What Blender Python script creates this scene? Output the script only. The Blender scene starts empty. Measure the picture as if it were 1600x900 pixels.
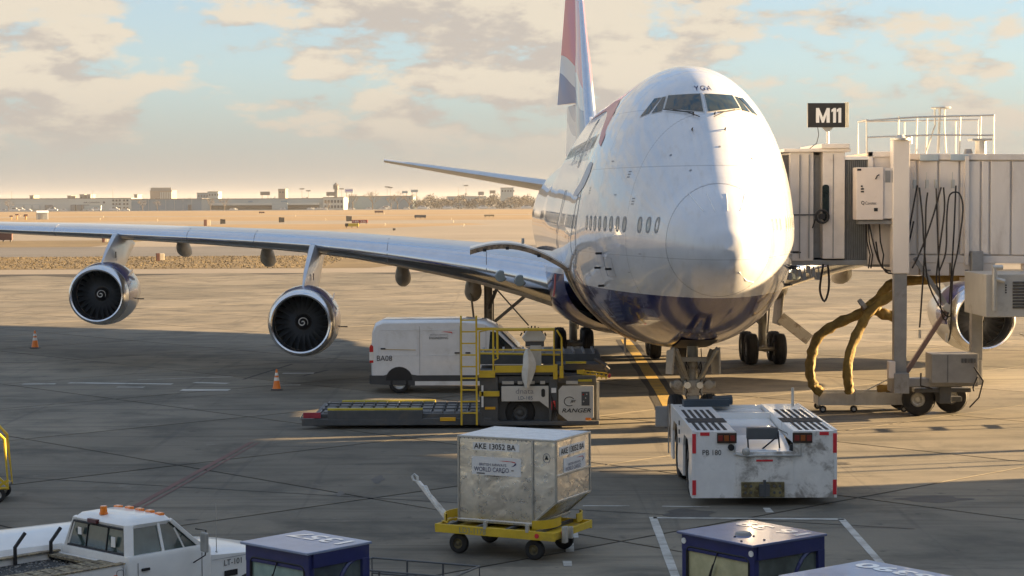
import bpy, bmesh, math, random
import numpy as np
from mathutils import Vector, Matrix, noise as mnoise
random.seed(7)
R = math.radians
S = bpy.context.scene
COL = S.collection

# ------------------------------------------------------------ camera
cam = bpy.data.objects.new("camera", bpy.data.cameras.new("camera"))
COL.objects.link(cam)
cam.data.lens = 3000 / 1600 * 36.0
cam.data.sensor_width = 36.0
cam.data.clip_start = 0.5
cam.data.clip_end = 9000
cam.matrix_world = (Matrix.Translation((0, 0, 6.6)) @ Matrix.Rotation(R(90 - 2.634), 4, 'X')
                    @ Matrix.Rotation(R(-0.3), 4, 'Z'))
S.camera = cam

# ------------------------------------------------------------ light, sky, exposure
SUN_AZ, SUN_EL = 14.0, 10.0           # degrees from +X towards +Y, and above the horizon
to_sun = Vector((math.cos(R(SUN_EL)) * math.cos(R(SUN_AZ)),
                 math.cos(R(SUN_EL)) * math.sin(R(SUN_AZ)), math.sin(R(SUN_EL))))
sl = bpy.data.lights.new("sun", 'SUN')
sl.energy = 5.0
sl.angle = R(0.5)
sl.color = (1.0, 0.69, 0.36)
so = bpy.data.objects.new("sun", sl)
COL.objects.link(so)
so.rotation_euler = to_sun.to_track_quat('Z', 'Y').to_euler()
so.location = (60, 20, 60)
S.view_settings.view_transform = 'Standard'
S.view_settings.look = 'None'
S.view_settings.gamma = 1.0
S.view_settings.exposure = 2.7

W = bpy.data.worlds.new("World")
S.world = W
W.use_nodes = True
nt = W.node_tree
nt.nodes.clear()


class NB:
    """small node helper"""
    def __init__(s, tree): s.t = tree
    def n(s, kind, **kw):
        nd = s.t.nodes.new(kind)
        ins = kw.pop('ins', {})
        for k, v in kw.items(): setattr(nd, k, v)
        for k, v in ins.items():
            if isinstance(v, bpy.types.NodeSocket): s.t.links.new(v, nd.inputs[k])
            else: nd.inputs[k].default_value = v
        return nd
    def math(s, op, a, b=None, c=None, clamp=False):
        nd = s.t.nodes.new('ShaderNodeMath'); nd.operation = op; nd.use_clamp = clamp
        for i, v in enumerate((a, b, c)):
            if v is None: continue
            if isinstance(v, bpy.types.NodeSocket): s.t.links.new(v, nd.inputs[i])
            else: nd.inputs[i].default_value = v
        return nd.outputs[0]
    def vmath(s, op, a, b=None):
        nd = s.t.nodes.new('ShaderNodeVectorMath'); nd.operation = op
        for i, v in enumerate((a, b)):
            if v is None: continue
            if isinstance(v, bpy.types.NodeSocket): s.t.links.new(v, nd.inputs[i])
            else: nd.inputs[i].default_value = v
        return nd.outputs[0]
    def mix(s, f, a, b, blend='MIX'):
        nd = s.t.nodes.new('ShaderNodeMix'); nd.data_type = 'RGBA'; nd.blend_type = blend
        for i, v in ((0, f), (6, a), (7, b)):
            if isinstance(v, bpy.types.NodeSocket): s.t.links.new(v, nd.inputs[i])
            else: nd.inputs[i].default_value = (v if i == 0 else (tuple(v) + (1,))[:4])
        return nd.outputs[2]
    def noise(s, vec, scale, detail=4, rough=.5, dist=0.0):
        nd = s.n('ShaderNodeTexNoise', ins={'Scale': scale, 'Detail': detail, 'Roughness': rough, 'Distortion': dist})
        if vec is not None: s.t.links.new(vec, nd.inputs['Vector'])
        return nd.outputs['Fac']
    def ramp(s, f, lo, hi, a=0.0, b=1.0):
        nd = s.n('ShaderNodeMapRange', interpolation_type='SMOOTHSTEP',
                 ins={'Value': f, 'From Min': lo, 'From Max': hi, 'To Min': a, 'To Max': b})
        return nd.outputs[0]


b = NB(nt)
tc = b.n('ShaderNodeTexCoord')
sky = b.n('ShaderNodeTexSky', sky_type='NISHITA', sun_disc=False, sun_elevation=R(SUN_EL),
          sun_rotation=R(90 - SUN_AZ), altitude=200, air_density=1.0, dust_density=1.5, ozone_density=1.5)
sep = b.n('ShaderNodeSeparateXYZ', ins={0: tc.outputs['Generated']})
zz = sep.outputs[2]
vec = b.n('ShaderNodeMapping', ins={'Vector': tc.outputs['Generated'], 'Scale': (1, 1, 2.7), 'Location': (3.1, 1.7, 0.4)}).outputs[0]
vup = b.vmath('ADD', vec, (0.010, -0.004, 0.045))
def dens(v):
    big = b.noise(v, 7.0, 2, .5)
    med = b.noise(v, 19.0, 9, .60, .1)
    return b.math('ADD', b.math('MULTIPLY', big, .45), b.math('MULTIPLY', med, .55))
d0, d1 = dens(vec), dens(vup)
cov = b.ramp(d0, .455, .515)
lit = b.ramp(b.math('SUBTRACT', d0, d1), -.05, .05)
ccol = b.mix(lit, (1.06, .97, .87), (1.46, 1.31, 1.07))
clear = b.mix(1.0, sky.outputs[0], (.40, .60, .80), 'MULTIPLY')
clear = b.mix(.72, clear, b.mix(b.ramp(zz, .02, .5), (1.02, 1.08, 1.07), (.45, .78, 1.25)))
ccol = b.mix(b.ramp(zz, .15, .6), ccol, (.98, 1.04, 1.18))
skyc = b.mix(b.math('MULTIPLY', cov, b.ramp(zz, .010, .04)), clear, ccol)
skyc = b.mix(b.math('MULTIPLY', b.ramp(zz, .0, .075, 1.0, 0.0), .85), skyc, (.80, .765, .72))
bgs = b.n('ShaderNodeBackground', ins={'Color': skyc, 'Strength': .085})
wo = b.n('ShaderNodeOutputWorld', ins={'Surface': bgs.outputs[0]})

# ------------------------------------------------------------ materials
MATS = {}
def mat(name, col, rough=.5, metal=0.0, var=.12, vscale=3.0, coat=0.0, bump=0.0, bscale=40.0,
        dirt=None, dscale=1.2, dthr=(.55, .72), stretch=None, emit=0.0, spec=.5):
    if name in MATS: return MATS[name]
    m = bpy.data.materials.new(name); m.use_nodes = True
    t = m.node_tree; bb = NB(t)
    p = t.nodes['Principled BSDF']
    p.inputs['Roughness'].default_value = rough
    p.inputs['Metallic'].default_value = metal
    p.inputs['Coat Weight'].default_value = coat
    p.inputs['Coat Roughness'].default_value = .06
    p.inputs['Specular IOR Level'].default_value = spec
    tcn = bb.n('ShaderNodeTexCoord').outputs['Object']
    if stretch: tcn = bb.n('ShaderNodeMapping', ins={'Vector': tcn, 'Scale': stretch}).outputs[0]
    c = tuple(col)
    nz = bb.noise(tcn, vscale, 5, .6)
    out = bb.mix(bb.ramp(nz, .3, .7), tuple(x * (1 - var) for x in c), tuple(min(1, x * (1 + var * .7)) for x in c))
    if dirt:
        dn = bb.noise(tcn, dscale, 8, .68, .3)
        f = bb.ramp(dn, dthr[0], dthr[1])
        out = bb.mix(bb.math('MULTIPLY', f, .75), out, dirt)
        t.links.new(bb.math('ADD', rough, bb.math('MULTIPLY', f, .2), clamp=True), p.inputs['Roughness'])
    t.links.new(out, p.inputs['Base Color'])
    if bump:
        bn = bb.n('ShaderNodeBump', ins={'Strength': bump, 'Distance': .02, 'Height': bb.noise(tcn, bscale, 4, .6)})
        t.links.new(bn.outputs[0], p.inputs['Normal'])
    if emit:
        p.inputs['Emission Color'].default_value = c + (1,)
        p.inputs['Emission Strength'].default_value = emit
    MATS[name] = m
    return m

M_white = mat('white_paint', (.78, .78, .77), .35, coat=.3, var=.05, dirt=(.42, .38, .32), dthr=(.62, .85))
M_whited = mat('worn_white_paint', (.74, .73, .70), .5, var=.08, dirt=(.14, .115, .09), dscale=2.2, dthr=(.47, .66))
M_cream = mat('bridge_paint', (.72, .66, .60), .5, var=.06, vscale=1.3, dirt=(.36, .29, .24), dscale=.9, dthr=(.52, .8), stretch=(1, 1, .35))
M_creamd = mat('bridge_panel_paint', (.64, .59, .55), .5, var=.05, dirt=(.3, .25, .22), dthr=(.58, .85))
M_grey = mat('grey_steel', (.27, .27, .27), .5, .3, dirt=(.13, .08, .05), dthr=(.55, .75))
M_lgrey = mat('galvanised_steel', (.48, .48, .46), .45, .5, dirt=(.25, .17, .11), dthr=(.58, .8))
M_dgrey = mat('dark_grey_paint', (.075, .08, .085), .5, dirt=(.14, .12, .10), dthr=(.5, .7))
M_black = mat('black_rubber', (.018, .018, .019), .75, var=.3, bump=.2, dirt=(.06, .055, .05), dthr=(.55, .8))
M_cable = mat('black_cable', (.02, .018, .018), .5, spec=.3)
M_glass = mat('dark_glass', (.02, .03, .032), .06, spec=.8, var=.3)
M_yellow = mat('yellow_paint', (.62, .43, .03), .42, var=.1, dirt=(.16, .12, .06), dthr=(.56, .8))
M_orange = mat('orange_plastic', (.80, .20, .02), .4)
M_amber = mat('amber_lens', (.85, .22, .02), .25, coat=.5)
M_red = mat('red_lens', (.50, .02, .02), .25, coat=.4)
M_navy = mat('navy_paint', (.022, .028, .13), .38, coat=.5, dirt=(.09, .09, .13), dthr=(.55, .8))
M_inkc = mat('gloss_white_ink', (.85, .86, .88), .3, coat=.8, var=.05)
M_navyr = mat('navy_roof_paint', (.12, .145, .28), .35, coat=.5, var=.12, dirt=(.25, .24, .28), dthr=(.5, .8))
M_inkn = mat('navy_ink', (.015, .02, .10), .5, var=0)
M_ink = mat('black_ink', (.012, .012, .014), .6, var=0)
M_inkw = mat('white_ink', (.82, .82, .80), .5, var=.03)
M_inkg = mat('grey_ink', (.22, .22, .24), .6, var=0)
M_inkr = mat('red_ink', (.60, .03, .04), .5, var=0)
M_alu = mat('polished_aluminium', (.72, .73, .75), .22, 1.0, var=.06)
M_alud = mat('dull_aluminium', (.50, .50, .49), .38, .9, var=.12, dirt=(.25, .2, .16), dthr=(.55, .85))
M_duct = mat('yellow_canvas_duct', (.20, .135, .03), .75, var=.35, vscale=5, bump=1.0, bscale=9, dirt=(.18, .11, .03), dthr=(.5, .72))
M_cloth = mat('white_cloth', (.62, .62, .58), .9, var=.15, bump=.6, bscale=14)
M_stripe = mat('black_grip_tape', (.02, .02, .022), .85)
M_strip2 = mat('yellow_grip', (.50, .40, .03), .6)
M_gear = mat('gear_paint', (.36, .35, .32), .42, .3, dirt=(.14, .11, .08), dscale=3, dthr=(.5, .7))

# ------------------------------------------------------------ mesh helpers
def frame_from(d, up=Vector((0, 0, 1))):
    d = Vector(d).normalized()
    if abs(d.dot(up)) > .98: up = Vector((1, 0, 0))
    x = up.cross(d).normalized()
    y = d.cross(x).normalized()
    return x, y, d

class MB:
    def __init__(s): s.v = []; s.f = []
    def add(s, vs, fs):
        o = len(s.v); s.v += [tuple(v) for v in vs]; s.f += [tuple(i + o for i in f) for f in fs]; return s
    def box(s, c, d, rz=0.0, ry=0.0, rx=0.0):
        M = Matrix.Translation(c) @ Matrix.Rotation(rz, 4, 'Z') @ Matrix.Rotation(ry, 4, 'Y') @ Matrix.Rotation(rx, 4, 'X')
        vs = [M @ Vector((x * d[0] / 2, y * d[1] / 2, z * d[2] / 2)) for x in (-1, 1) for y in (-1, 1) for z in (-1, 1)]
        return s.add(vs, [(0, 1, 3, 2), (4, 6, 7, 5), (0, 4, 5, 1), (2, 3, 7, 6), (0, 2, 6, 4), (1, 5, 7, 3)])
    def bb(s, x0, x1, y0, y1, z0, z1):
        return s.box(((x0 + x1) / 2, (y0 + y1) / 2, (z0 + z1) / 2), (abs(x1 - x0), abs(y1 - y0), abs(z1 - z0)))
    def bar(s, p0, p1, w, h=None, up=Vector((0, 0, 1))):
        h = h or w; p0, p1 = Vector(p0), Vector(p1); x, y, d = frame_from(p1 - p0, up)
        vs = []
        for p in (p0, p1):
            for a, c in ((-1, -1), (1, -1), (1, 1), (-1, 1)): vs.append(p + x * a * w / 2 + y * c * h / 2)
        return s.add(vs, [(3, 2, 1, 0), (4, 5, 6, 7), (0, 1, 5, 4), (1, 2, 6, 5), (2, 3, 7, 6), (3, 0, 4, 7)])
    def cyl(s, p0, p1, r0, r1=None, n=16, cap=True):
        r1 = r0 if r1 is None else r1
        p0, p1 = Vector(p0), Vector(p1); x, y, d = frame_from(p1 - p0)
        vs = []
        for p, r in ((p0, r0), (p1, r1)):
            for i in range(n):
                a = 2 * math.pi * i / n; vs.append(p + x * math.cos(a) * r + y * math.sin(a) * r)
        fs = [(i, (i + 1) % n, n + (i + 1) % n, n + i) for i in range(n)]
        if cap: fs += [tuple(range(n))[::-1], tuple(range(n, 2 * n))]
        return s.add(vs, fs)
    def tube(s, pts, r, n=8):
        pts = [Vector(p) for p in pts]; m = len(pts)
        if not hasattr(r, '__len__'): r = [r] * m
        t0 = (pts[1] - pts[0]).normalized(); x, y, _ = frame_from(t0)
        vs = []
        for i, p in enumerate(pts):
            t = (pts[min(i + 1, m - 1)] - pts[max(i - 1, 0)]).normalized()
            x = (x - t * x.dot(t)).normalized(); y = t.cross(x)
            for k in range(n):
                a = 2 * math.pi * k / n; vs.append(p + (x * math.cos(a) + y * math.sin(a)) * r[i])
        fs = []
        for i in range(m - 1):
            for k in range(n): fs.append((i * n + k, i * n + (k + 1) % n, (i + 1) * n + (k + 1) % n, (i + 1) * n + k))
        fs += [tuple(range(n))[::-1], tuple(range((m - 1) * n, m * n))]
        return s.add(vs, fs)
    def lathe(s, prof, o, d=(0, 1, 0), n=32, close=False):
        """prof: (distance along d, radius)"""
        o = Vector(o); x, y, d = frame_from(d); vs = []
        for a_, r in prof:
            for i in range(n):
                a = 2 * math.pi * i / n; vs.append(o + d * a_ + (x * math.cos(a) + y * math.sin(a)) * r)
        m = len(prof); fs = []
        for j in range(m - 1 + (1 if close else 0)):
            j2 = (j + 1) % m
            for i in range(n): fs.append((j * n + i, j * n + (i + 1) % n, j2 * n + (i + 1) % n, j2 * n + i))
        return s.add(vs, fs)
    def prism(s, poly, a, c, plane='xz'):
        """polygon in plane, extruded from a to c along the third axis"""
        n = len(poly)
        def P(u, v, w): return {'xz': (u, w, v), 'xy': (u, v, w), 'yz': (w, u, v)}[plane]
        vs = [P(u, v, a) for u, v in poly] + [P(u, v, c) for u, v in poly]
        fs = [tuple(range(n)), tuple(range(n, 2 * n))[::-1]] + [(i, n + i, n + (i + 1) % n, (i + 1) % n) for i in range(n)]
        return s.add(vs, fs)
    def grid(s, fn, nu, nv):
        vs = [fn(i / nu, j / nv) for i in range(nu + 1) for j in range(nv + 1)]
        fs = [(i * (nv + 1) + j, (i + 1) * (nv + 1) + j, (i + 1) * (nv + 1) + j + 1, i * (nv + 1) + j + 1) for i in range(nu) for j in range(nv)]
        return s.add(vs, fs)
    def mesh(s, name, m, bevel=0, smooth=False, seg=2, sub=0):
        me = bpy.data.meshes.new(name)
        me.from_pydata(s.v, [], s.f)
        bm = bmesh.new(); bm.from_mesh(me)
        bmesh.ops.recalc_face_normals(bm, faces=bm.faces)
        if bevel:
            es = [e for e in bm.edges if len(e.link_faces) == 2 and e.calc_face_angle(0) > R(25)]
            bmesh.ops.bevel(bm, geom=es, offset=bevel, segments=seg, profile=.6, affect='EDGES', clamp_overlap=True)
        if sub:
            bmesh.ops.subdivide_edges(bm, edges=bm.edges, cuts=sub, use_grid_fill=True)
        if smooth:
            for f in bm.faces: f.smooth = True
            for e in bm.edges:
                if len(e.link_faces) == 2 and e.calc_face_angle(0) > R(38): e.smooth = False
        bm.to_mesh(me); bm.free()
        if m: me.materials.append(m)
        return me
    def build(s, name, m, parent=None, **kw):
        return link(name, s.mesh(name, m, **kw), parent)

def link(name, me, parent=None, loc=None, rot=None):
    o = bpy.data.objects.new(name, me); COL.objects.link(o)
    if parent: o.parent = parent
    if loc: o.location = loc
    if rot: o.rotation_euler = rot
    return o

def tag(o, label, cat, group=None):
    o['label'] = label; o['category'] = cat
    if group: o['group'] = group
    return o

def thing(name, label, cat, loc=(0, 0, 0), rz=0.0, group=None):
    o = bpy.data.objects.new(name, None); COL.objects.link(o)
    o.location = loc; o.rotation_euler = (0, 0, rz); o.empty_display_size = .3
    return tag(o, label, cat, group)

def struct(o): o['kind'] = 'structure'; return o

def copy_thing(o, parent=None):
    c = o.copy(); COL.objects.link(c)
    if parent: c.parent = parent
    for ch in list(o.children): copy_thing(ch, c)
    return c

def text(s, m, parent, o, right, up, h, w=None, depth=.004, name='lettering', shear=0.0, bold=0.0, align='L'):
    """flat lettering: origin o (lower left), unit vectors right and up, cap height h, total width w"""
    cu = bpy.data.curves.new('txt', 'FONT'); cu.body = s; cu.extrude = 0; cu.offset = bold; cu.shear = shear
    cu.resolution_u = 3
    ob = bpy.data.objects.new('txt', cu); COL.objects.link(ob)
    bpy.context.view_layer.update()
    dg = bpy.context.evaluated_depsgraph_get()
    me = bpy.data.meshes.new_from_object(ob.evaluated_get(dg))
    bpy.data.objects.remove(ob); bpy.data.curves.remove(cu)
    vs = np.array([v.co[:] for v in me.vertices])
    lo, hi = vs.min(0), vs.max(0)
    sy = h / (hi[1] - lo[1]); sx = (w / (hi[0] - lo[0])) if w else sy
    right, up, o = Vector(right).normalized(), Vector(up).normalized(), Vector(o)
    nrm = right.cross(up)
    off = {'L': 0, 'C': -.5, 'R': -1}[align] * (hi[0] - lo[0]) * sx
    for v in me.vertices:
        p = o + right * ((v.co.x - lo[0]) * sx + off) + up * ((v.co.y - lo[1]) * sy) + nrm * depth
        v.co = p
    me.materials.clear(); me.materials.append(m)
    return link(name, me, parent)

def arc(cx, cz, r, a0, a1, n):
    return [(cx + r * math.cos(R(a0 + (a1 - a0) * i / n)), cz + r * math.sin(R(a0 + (a1 - a0) * i / n))) for i in range(n + 1)]

def rrect(x0, x1, z0, z1, r, n=4):
    return (arc(x1 - r, z1 - r, r, 0, 90, n) + arc(x0 + r, z1 - r, r, 90, 180, n) + arc(x0 + r, z0 + r, r, 180, 270, n) + arc(x1 - r, z0 + r, r, 270, 360, n))

def pchip(xs, ys):
    xs, ys = np.array(xs, float), np.array(ys, float)
    h = np.diff(xs); d = np.diff(ys) / h; m = np.zeros(len(xs))
    m[0], m[-1] = d[0], d[-1]
    for i in range(1, len(xs) - 1):
        if d[i - 1] * d[i] > 0:
            w1, w2 = 2 * h[i] + h[i - 1], h[i] + 2 * h[i - 1]
            m[i] = (w1 + w2) / (w1 / d[i - 1] + w2 / d[i])
    def f(x):
        x = min(max(x, xs[0]), xs[-1]); i = min(int(np.searchsorted(xs, x, 'right')) - 1, len(xs) - 2)
        t = (x - xs[i]) / h[i]
        return float((2*t**3-3*t*t+1)*ys[i] + (t**3-2*t*t+t)*h[i]*m[i] + (-2*t**3+3*t*t)*ys[i+1] + (t**3-t*t)*h[i]*m[i+1])
    return f

def wheel(parent, c, r, w, axis=(0, 1, 0), rim=M_lgrey, rr=.52, name='wheel'):
    """a wheel with tyre (its own mesh) and rim (child)"""
    ax = Vector(axis).normalized(); c = Vector(c)
    rt = r * rr
    t = MB().lathe([(-w*.5, rt), (-w*.5, r*.82), (-w*.44, r*.93), (-w*.30, r*.99), (-w*.27, r*.965), (-w*.22, r*.965), (-w*.19, r),
                    (-w*.03, r), (-w*.02, r*.97), (w*.02, r*.97), (w*.03, r), (w*.19, r), (w*.22, r*.965), (w*.27, r*.965),
                    (w*.30, r*.99), (w*.44, r*.93), (w*.5, r*.82), (w*.5, rt)], c, ax, 28, close=True).build(name, M_black, parent, smooth=True)
    k = MB()
    for sgn in (-1, 1):
        k.lathe([(sgn*w*.40, rt), (sgn*w*.44, rt*.93), (sgn*w*.30, rt*.80), (sgn*w*.25, rt*.55), (sgn*w*.36, rt*.42), (sgn*w*.42, rt*.3), (sgn*w*.43, .001)], c, ax, 24)
        x, y, _ = frame_from(ax)
        for i in range(8):
            a = math.pi * i / 4
            q = c + (x*math.cos(a)+y*math.sin(a)) * rt*.62 + ax*sgn*w*.28
            k.cyl(q, q + ax*sgn*w*.05, rt*.06, n=6)
    k.build('rim', rim, t, smooth=True)
    return t
# ================================================================= AIRLINER
# local frame: x to port (picture right), y aft from the nose tip, z up from the ground
f_w = pchip([0, .1, .3, .6, 1, 1.6, 2.3, 3.5, 5, 6.5, 8, 10, 12, 14, 48, 53, 58, 63, 67, 70, 70.6],
            [0, .34, .58, .81, 1.02, 1.28, 1.48, 1.87, 2.30, 2.65, 2.90, 3.14, 3.24, 3.26, 3.26, 3.08, 2.60, 1.85, 1.15, .50, .30])
f_t = pchip([0, .1, .3, .6, 1, 1.6, 2.5, 3.3, 4.2, 5.1, 6, 7, 8, 9, 24, 27, 30, 33, 36, 50, 60, 66, 70, 70.6],
            [5.4, 5.75, 6.0, 6.3, 6.6, 6.95, 7.55, 8.15, 8.80, 9.37, 9.82, 10.10, 10.26, 10.32, 10.32, 10.15, 9.65, 9.05, 8.75, 8.72, 8.60, 8.35, 7.9, 7.7])
f_b = pchip([0, .1, .3, .6, 1, 1.6, 3, 5, 8, 10, 12, 14, 46, 50, 54, 58, 62, 66, 70, 70.6],
            [5.4, 5.08, 4.88, 4.68, 4.48, 4.22, 3.62, 2.98, 2.48, 2.30, 2.18, 2.12, 2.12, 2.35, 3.0, 3.9, 4.85, 5.85, 6.8, 7.0])
f_c = pchip([0, 1.6, 6, 12, 46, 60, 70.6], [5.4, 5.5, 5.5, 5.45, 5.45, 6.3, 7.35])
f_k = pchip([0, 8, 12, 24, 33, 70.6], [0, 0, .07, .07, 0, 0])

def half(s, z):
    zc, zt, zb, w = f_c(s), f_t(s), f_b(s), f_w(s)
    if z >= zc:
        t = (z - zc) / max(1e-4, zt - zc)
        if t >= 1: return 0
        return w * math.sqrt(1 - t * t) * (1 - f_k(s) * math.sin(math.pi * t))
    t = (zc - z) / max(1e-4, zc - zb)
    if t >= 1: return 0
    return w * math.sqrt(1 - t * t)

def section(s, n):
    """n points round the hull at station s, starting at the crown"""
    zc, zt, zb, w = f_c(s), f_t(s), f_b(s), f_w(s); k = f_k(s); out = []
    for i in range(n):
        a = 2 * math.pi * i / n
        c, si = math.cos(a), math.sin(a)
        if c >= 0:
            z = zc + (zt - zc) * c; x = w * si * (1 - k * math.sin(math.pi * c))
        else:
            z = zc + (zc - zb) * c; x = w * si
        out.append((x, s, z))
    return out

def surf_side(s, z, side, off=.0):
    x = half(s, z); e = .04
    p = Vector((x, s, z))
    du = Vector((half(s + e, z) - half(s - e, z), 2 * e, 0)); dv = Vector((half(s, z + e) - half(s, z - e), 0, 2 * e))
    nrm = du.cross(dv).normalized()
    if nrm.x < 0: nrm = -nrm
    p = p + nrm * off
    return Vector((p.x * side, p.y, p.z))

def surf_front(x, z, off=.0):
    """point of the nose seen from ahead at lateral x, height z"""
    def find(x, z):
        a, c = 0.0, 12.0
        for _ in range(34):
            m = (a + c) / 2
            if half(m, z) >= abs(x) + 1e-6: c = m
            else: a = m
        return c
    s = find(x, z); e = .03
    p = Vector((x, s, z))
    du = Vector((2*e, find(x + e, z) - find(x - e, z), 0)); dv = Vector((0, find(x, z + e) - find(x, z - e), 2*e))
    nrm = du.cross(dv).normalized()
    if nrm.y > 0: nrm = -nrm
    return p + nrm * off

jet = thing('airliner', 'parked white four engined jumbo airliner with navy belly, seen nose on', 'airplane', (5.08, 45.3, 0), R(.974))

def hull_mat():
    m = bpy.data.materials.new('hull_paint'); m.use_nodes = True; t = m.node_tree; q = NB(t); p = t.nodes['Principled BSDF']
    tcn = q.n('ShaderNodeTexCoord').outputs['Object']
    sp = q.n('ShaderNodeSeparateXYZ', ins={0: tcn}); x, y, z = sp.outputs
    navy = q.math('LESS_THAN', z, 4.16)
    seam = q.math('LESS_THAN', q.math('PINGPONG', q.math('ADD', y, .9), 1.27), .010)
    hs = q.math('LESS_THAN', q.math('ABSOLUTE', q.math('SUBTRACT', z, 7.42)), .012)
    hs2 = q.math('LESS_THAN', q.math('ABSOLUTE', q.math('SUBTRACT', z, 8.95)), .010)
    hs3 = q.math('LESS_THAN', q.math('ABSOLUTE', q.math('SUBTRACT', z, 5.15)), .008)
    hs4 = q.math('LESS_THAN', q.math('ABSOLUTE', q.math('SUBTRACT', z, 3.1)), .010)
    fine = q.math('LESS_THAN', q.math('PINGPONG', y, .254), .006)
    riv = q.math('MULTIPLY', q.math('LESS_THAN', q.math('PINGPONG', q.math('ADD', y, .9), 1.27), .035), q.math('LESS_THAN', q.math('PINGPONG', z, .03), .011))
    sm = q.math('MAXIMUM', q.math('MAXIMUM', seam, hs), q.math('MAXIMUM', hs2, q.math('MAXIMUM', hs3, hs4)))
    nz = q.noise(tcn, .8, 6, .6)
    st = q.noise(q.n('ShaderNodeMapping', ins={'Vector': tcn, 'Scale': (3, .5, 1.2)}).outputs[0], 2.2, 6, .6)
    wcol = q.mix(q.ramp(nz, .3, .7), (.575, .60, .645), (.645, .665, .70))
    wcol = q.mix(q.math('MULTIPLY', q.ramp(st, .50, .78), .38), wcol, (.45, .43, .40))
    ncol = q.mix(q.ramp(st, .45, .75), (.010, .018, .115), (.025, .034, .13))
    c = q.mix(navy, wcol, ncol)
    c = q.mix(q.math('MULTIPLY', sm, .38), c, (.12, .13, .16))
    c = q.mix(q.math('MULTIPLY', fine, .07), c, (.12, .13, .16))
    c = q.mix(q.math('MULTIPLY', riv, .25), c, (.2, .2, .22))
    t.links.new(c, p.inputs['Base Color'])
    t.links.new(q.math('ADD', q.math('MULTIPLY', navy, -.10), .27), p.inputs['Roughness'])
    t.links.new(q.math('SUBTRACT', .9, q.math('MULTIPLY', navy, .45)), p.inputs['Coat Weight'])
    p.inputs['Coat IOR'].default_value = 1.5
    wv = q.noise(tcn, 1.1, 2, .5)
    bn = q.n('ShaderNodeBump', ins={'Strength': .25, 'Distance': .02, 'Height': wv})
    t.links.new(bn.outputs[0], p.inputs['Coat Normal']); t.links.new(bn.outputs[0], p.inputs['Normal'])
    p.inputs['Coat Roughness'].default_value = .035
    return m
M_hull = hull_mat()

NSEG = 96
def hull_part(ss, name, tip=False):
    vs = []; fs = []
    for s in ss: vs += section(s, NSEG)
    for j in range(len(ss) - 1):
        for i in range(NSEG): fs.append((j*NSEG+i, j*NSEG+(i+1) % NSEG, (j+1)*NSEG+(i+1) % NSEG, (j+1)*NSEG+i))
    m = MB(); m.add(vs, fs)
    if tip:
        o = len(m.v); m.v.append((0, 0, 5.4)); m.f += [(o, (i+1) % NSEG, i) for i in range(NSEG)]
    return m
SR = 1.62
rs = [.004, .02, .05, .1, .16, .24, .34, .46, .6, .76, .94, 1.12, 1.3, 1.46, SR - .005]
hull_part(rs, 'r', True).build('radome', M_hull, jet, smooth=True)
# groove behind the radome
g = MB()
g.add([tuple((Vector(p) - Vector((0, 0, 5.5))) * .0 + Vector((p[0] * .985, p[1], 5.5 + (p[2] - 5.5) * .985))) for p in section(SR - .005, NSEG)] +
      [tuple(Vector((p[0] * .985, p[1], 5.5 + (p[2] - 5.5) * .985))) for p in section(SR + .005, NSEG)],
      [(i, (i + 1) % NSEG, NSEG + (i + 1) % NSEG, NSEG + i) for i in range(NSEG)])
g.build('radome_seal', M_ink, jet)
ss = [SR + .005] + list(np.arange(1.8, 14, .3)) + list(np.arange(14, 24, 1.0)) + list(np.arange(24, 37, .5)) + list(np.arange(37, 46, 1.5)) + list(np.arange(46, 70.6, .8)) + [70.6]
hm = hull_part(ss, 'f')
last = (len(ss) - 1) * NSEG
hm.f.append(tuple(range(last, last + NSEG)))
hm.build('fuselage', M_hull, jet, smooth=True)

# radome lightning strips
for xa in (-.62, -.28, .12, .55):
    pts = [surf_front(xa * k, z, .006) for k, z in ((.75, 6.3), (1, 6.55), (1.15, 6.72))]
    MB().tube(pts, .009, 5).build('lightning_strip', M_inkw, jet)
MB().tube([surf_front(x, z, .006) for x, z in ((.35, 4.85), (.6, 4.62), (.85, 4.55))], .010, 5).build('lightning_strip', M_inkw, jet)

def front_patch(c4, off, n=5, m=5):
    """c4: (x,z) TL, TR, BR, BL seen from ahead; c4 may hold extra bottom points"""
    TL, TR, BR, BL = [Vector(c) for c in c4]
    mb_ = MB()
    mb_.grid(lambda u, v: surf_front(*((TL * (1-u) + TR * u) * (1-v) + (BL * (1-u) + BR * u) * v), off), n, m)
    return mb_
def shrink(c4, k):
    c = sum((Vector(q) for q in c4), Vector((0, 0))) / 4
    return [c + (Vector(q) - c) * k for q in c4]
WIN = [
    [(-.84, 9.31), (-.055, 9.33), (-.065, 8.83), (-.98, 8.945)],
    [(-.985, 9.27), (-.905, 9.285), (-1.06, 8.89), (-1.29, 8.85)],
    [(-1.17, 9.25), (-1.03, 9.26), (-1.36, 8.85), (-1.55, 8.78)],
]
M_wfr = mat('window_frame_paint', (.50, .50, .49), .4, var=.04)
M_cock = mat('cockpit_glass', (.018, .028, .026), .04, spec=.9, var=.5, vscale=3)
for sd in (1, -1):
    for w4 in WIN:
        q = [(x * (1 if sd > 0 else -1), z) for x, z in w4]
        if sd < 0: q = [q[1], q[0], q[3], q[2]]
        fr = front_patch(shrink(q, 1.10), .006).build('cockpit_window', M_wfr, jet, smooth=True)
        front_patch(q, .016).build('pane', M_cock, fr, smooth=True)
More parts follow.
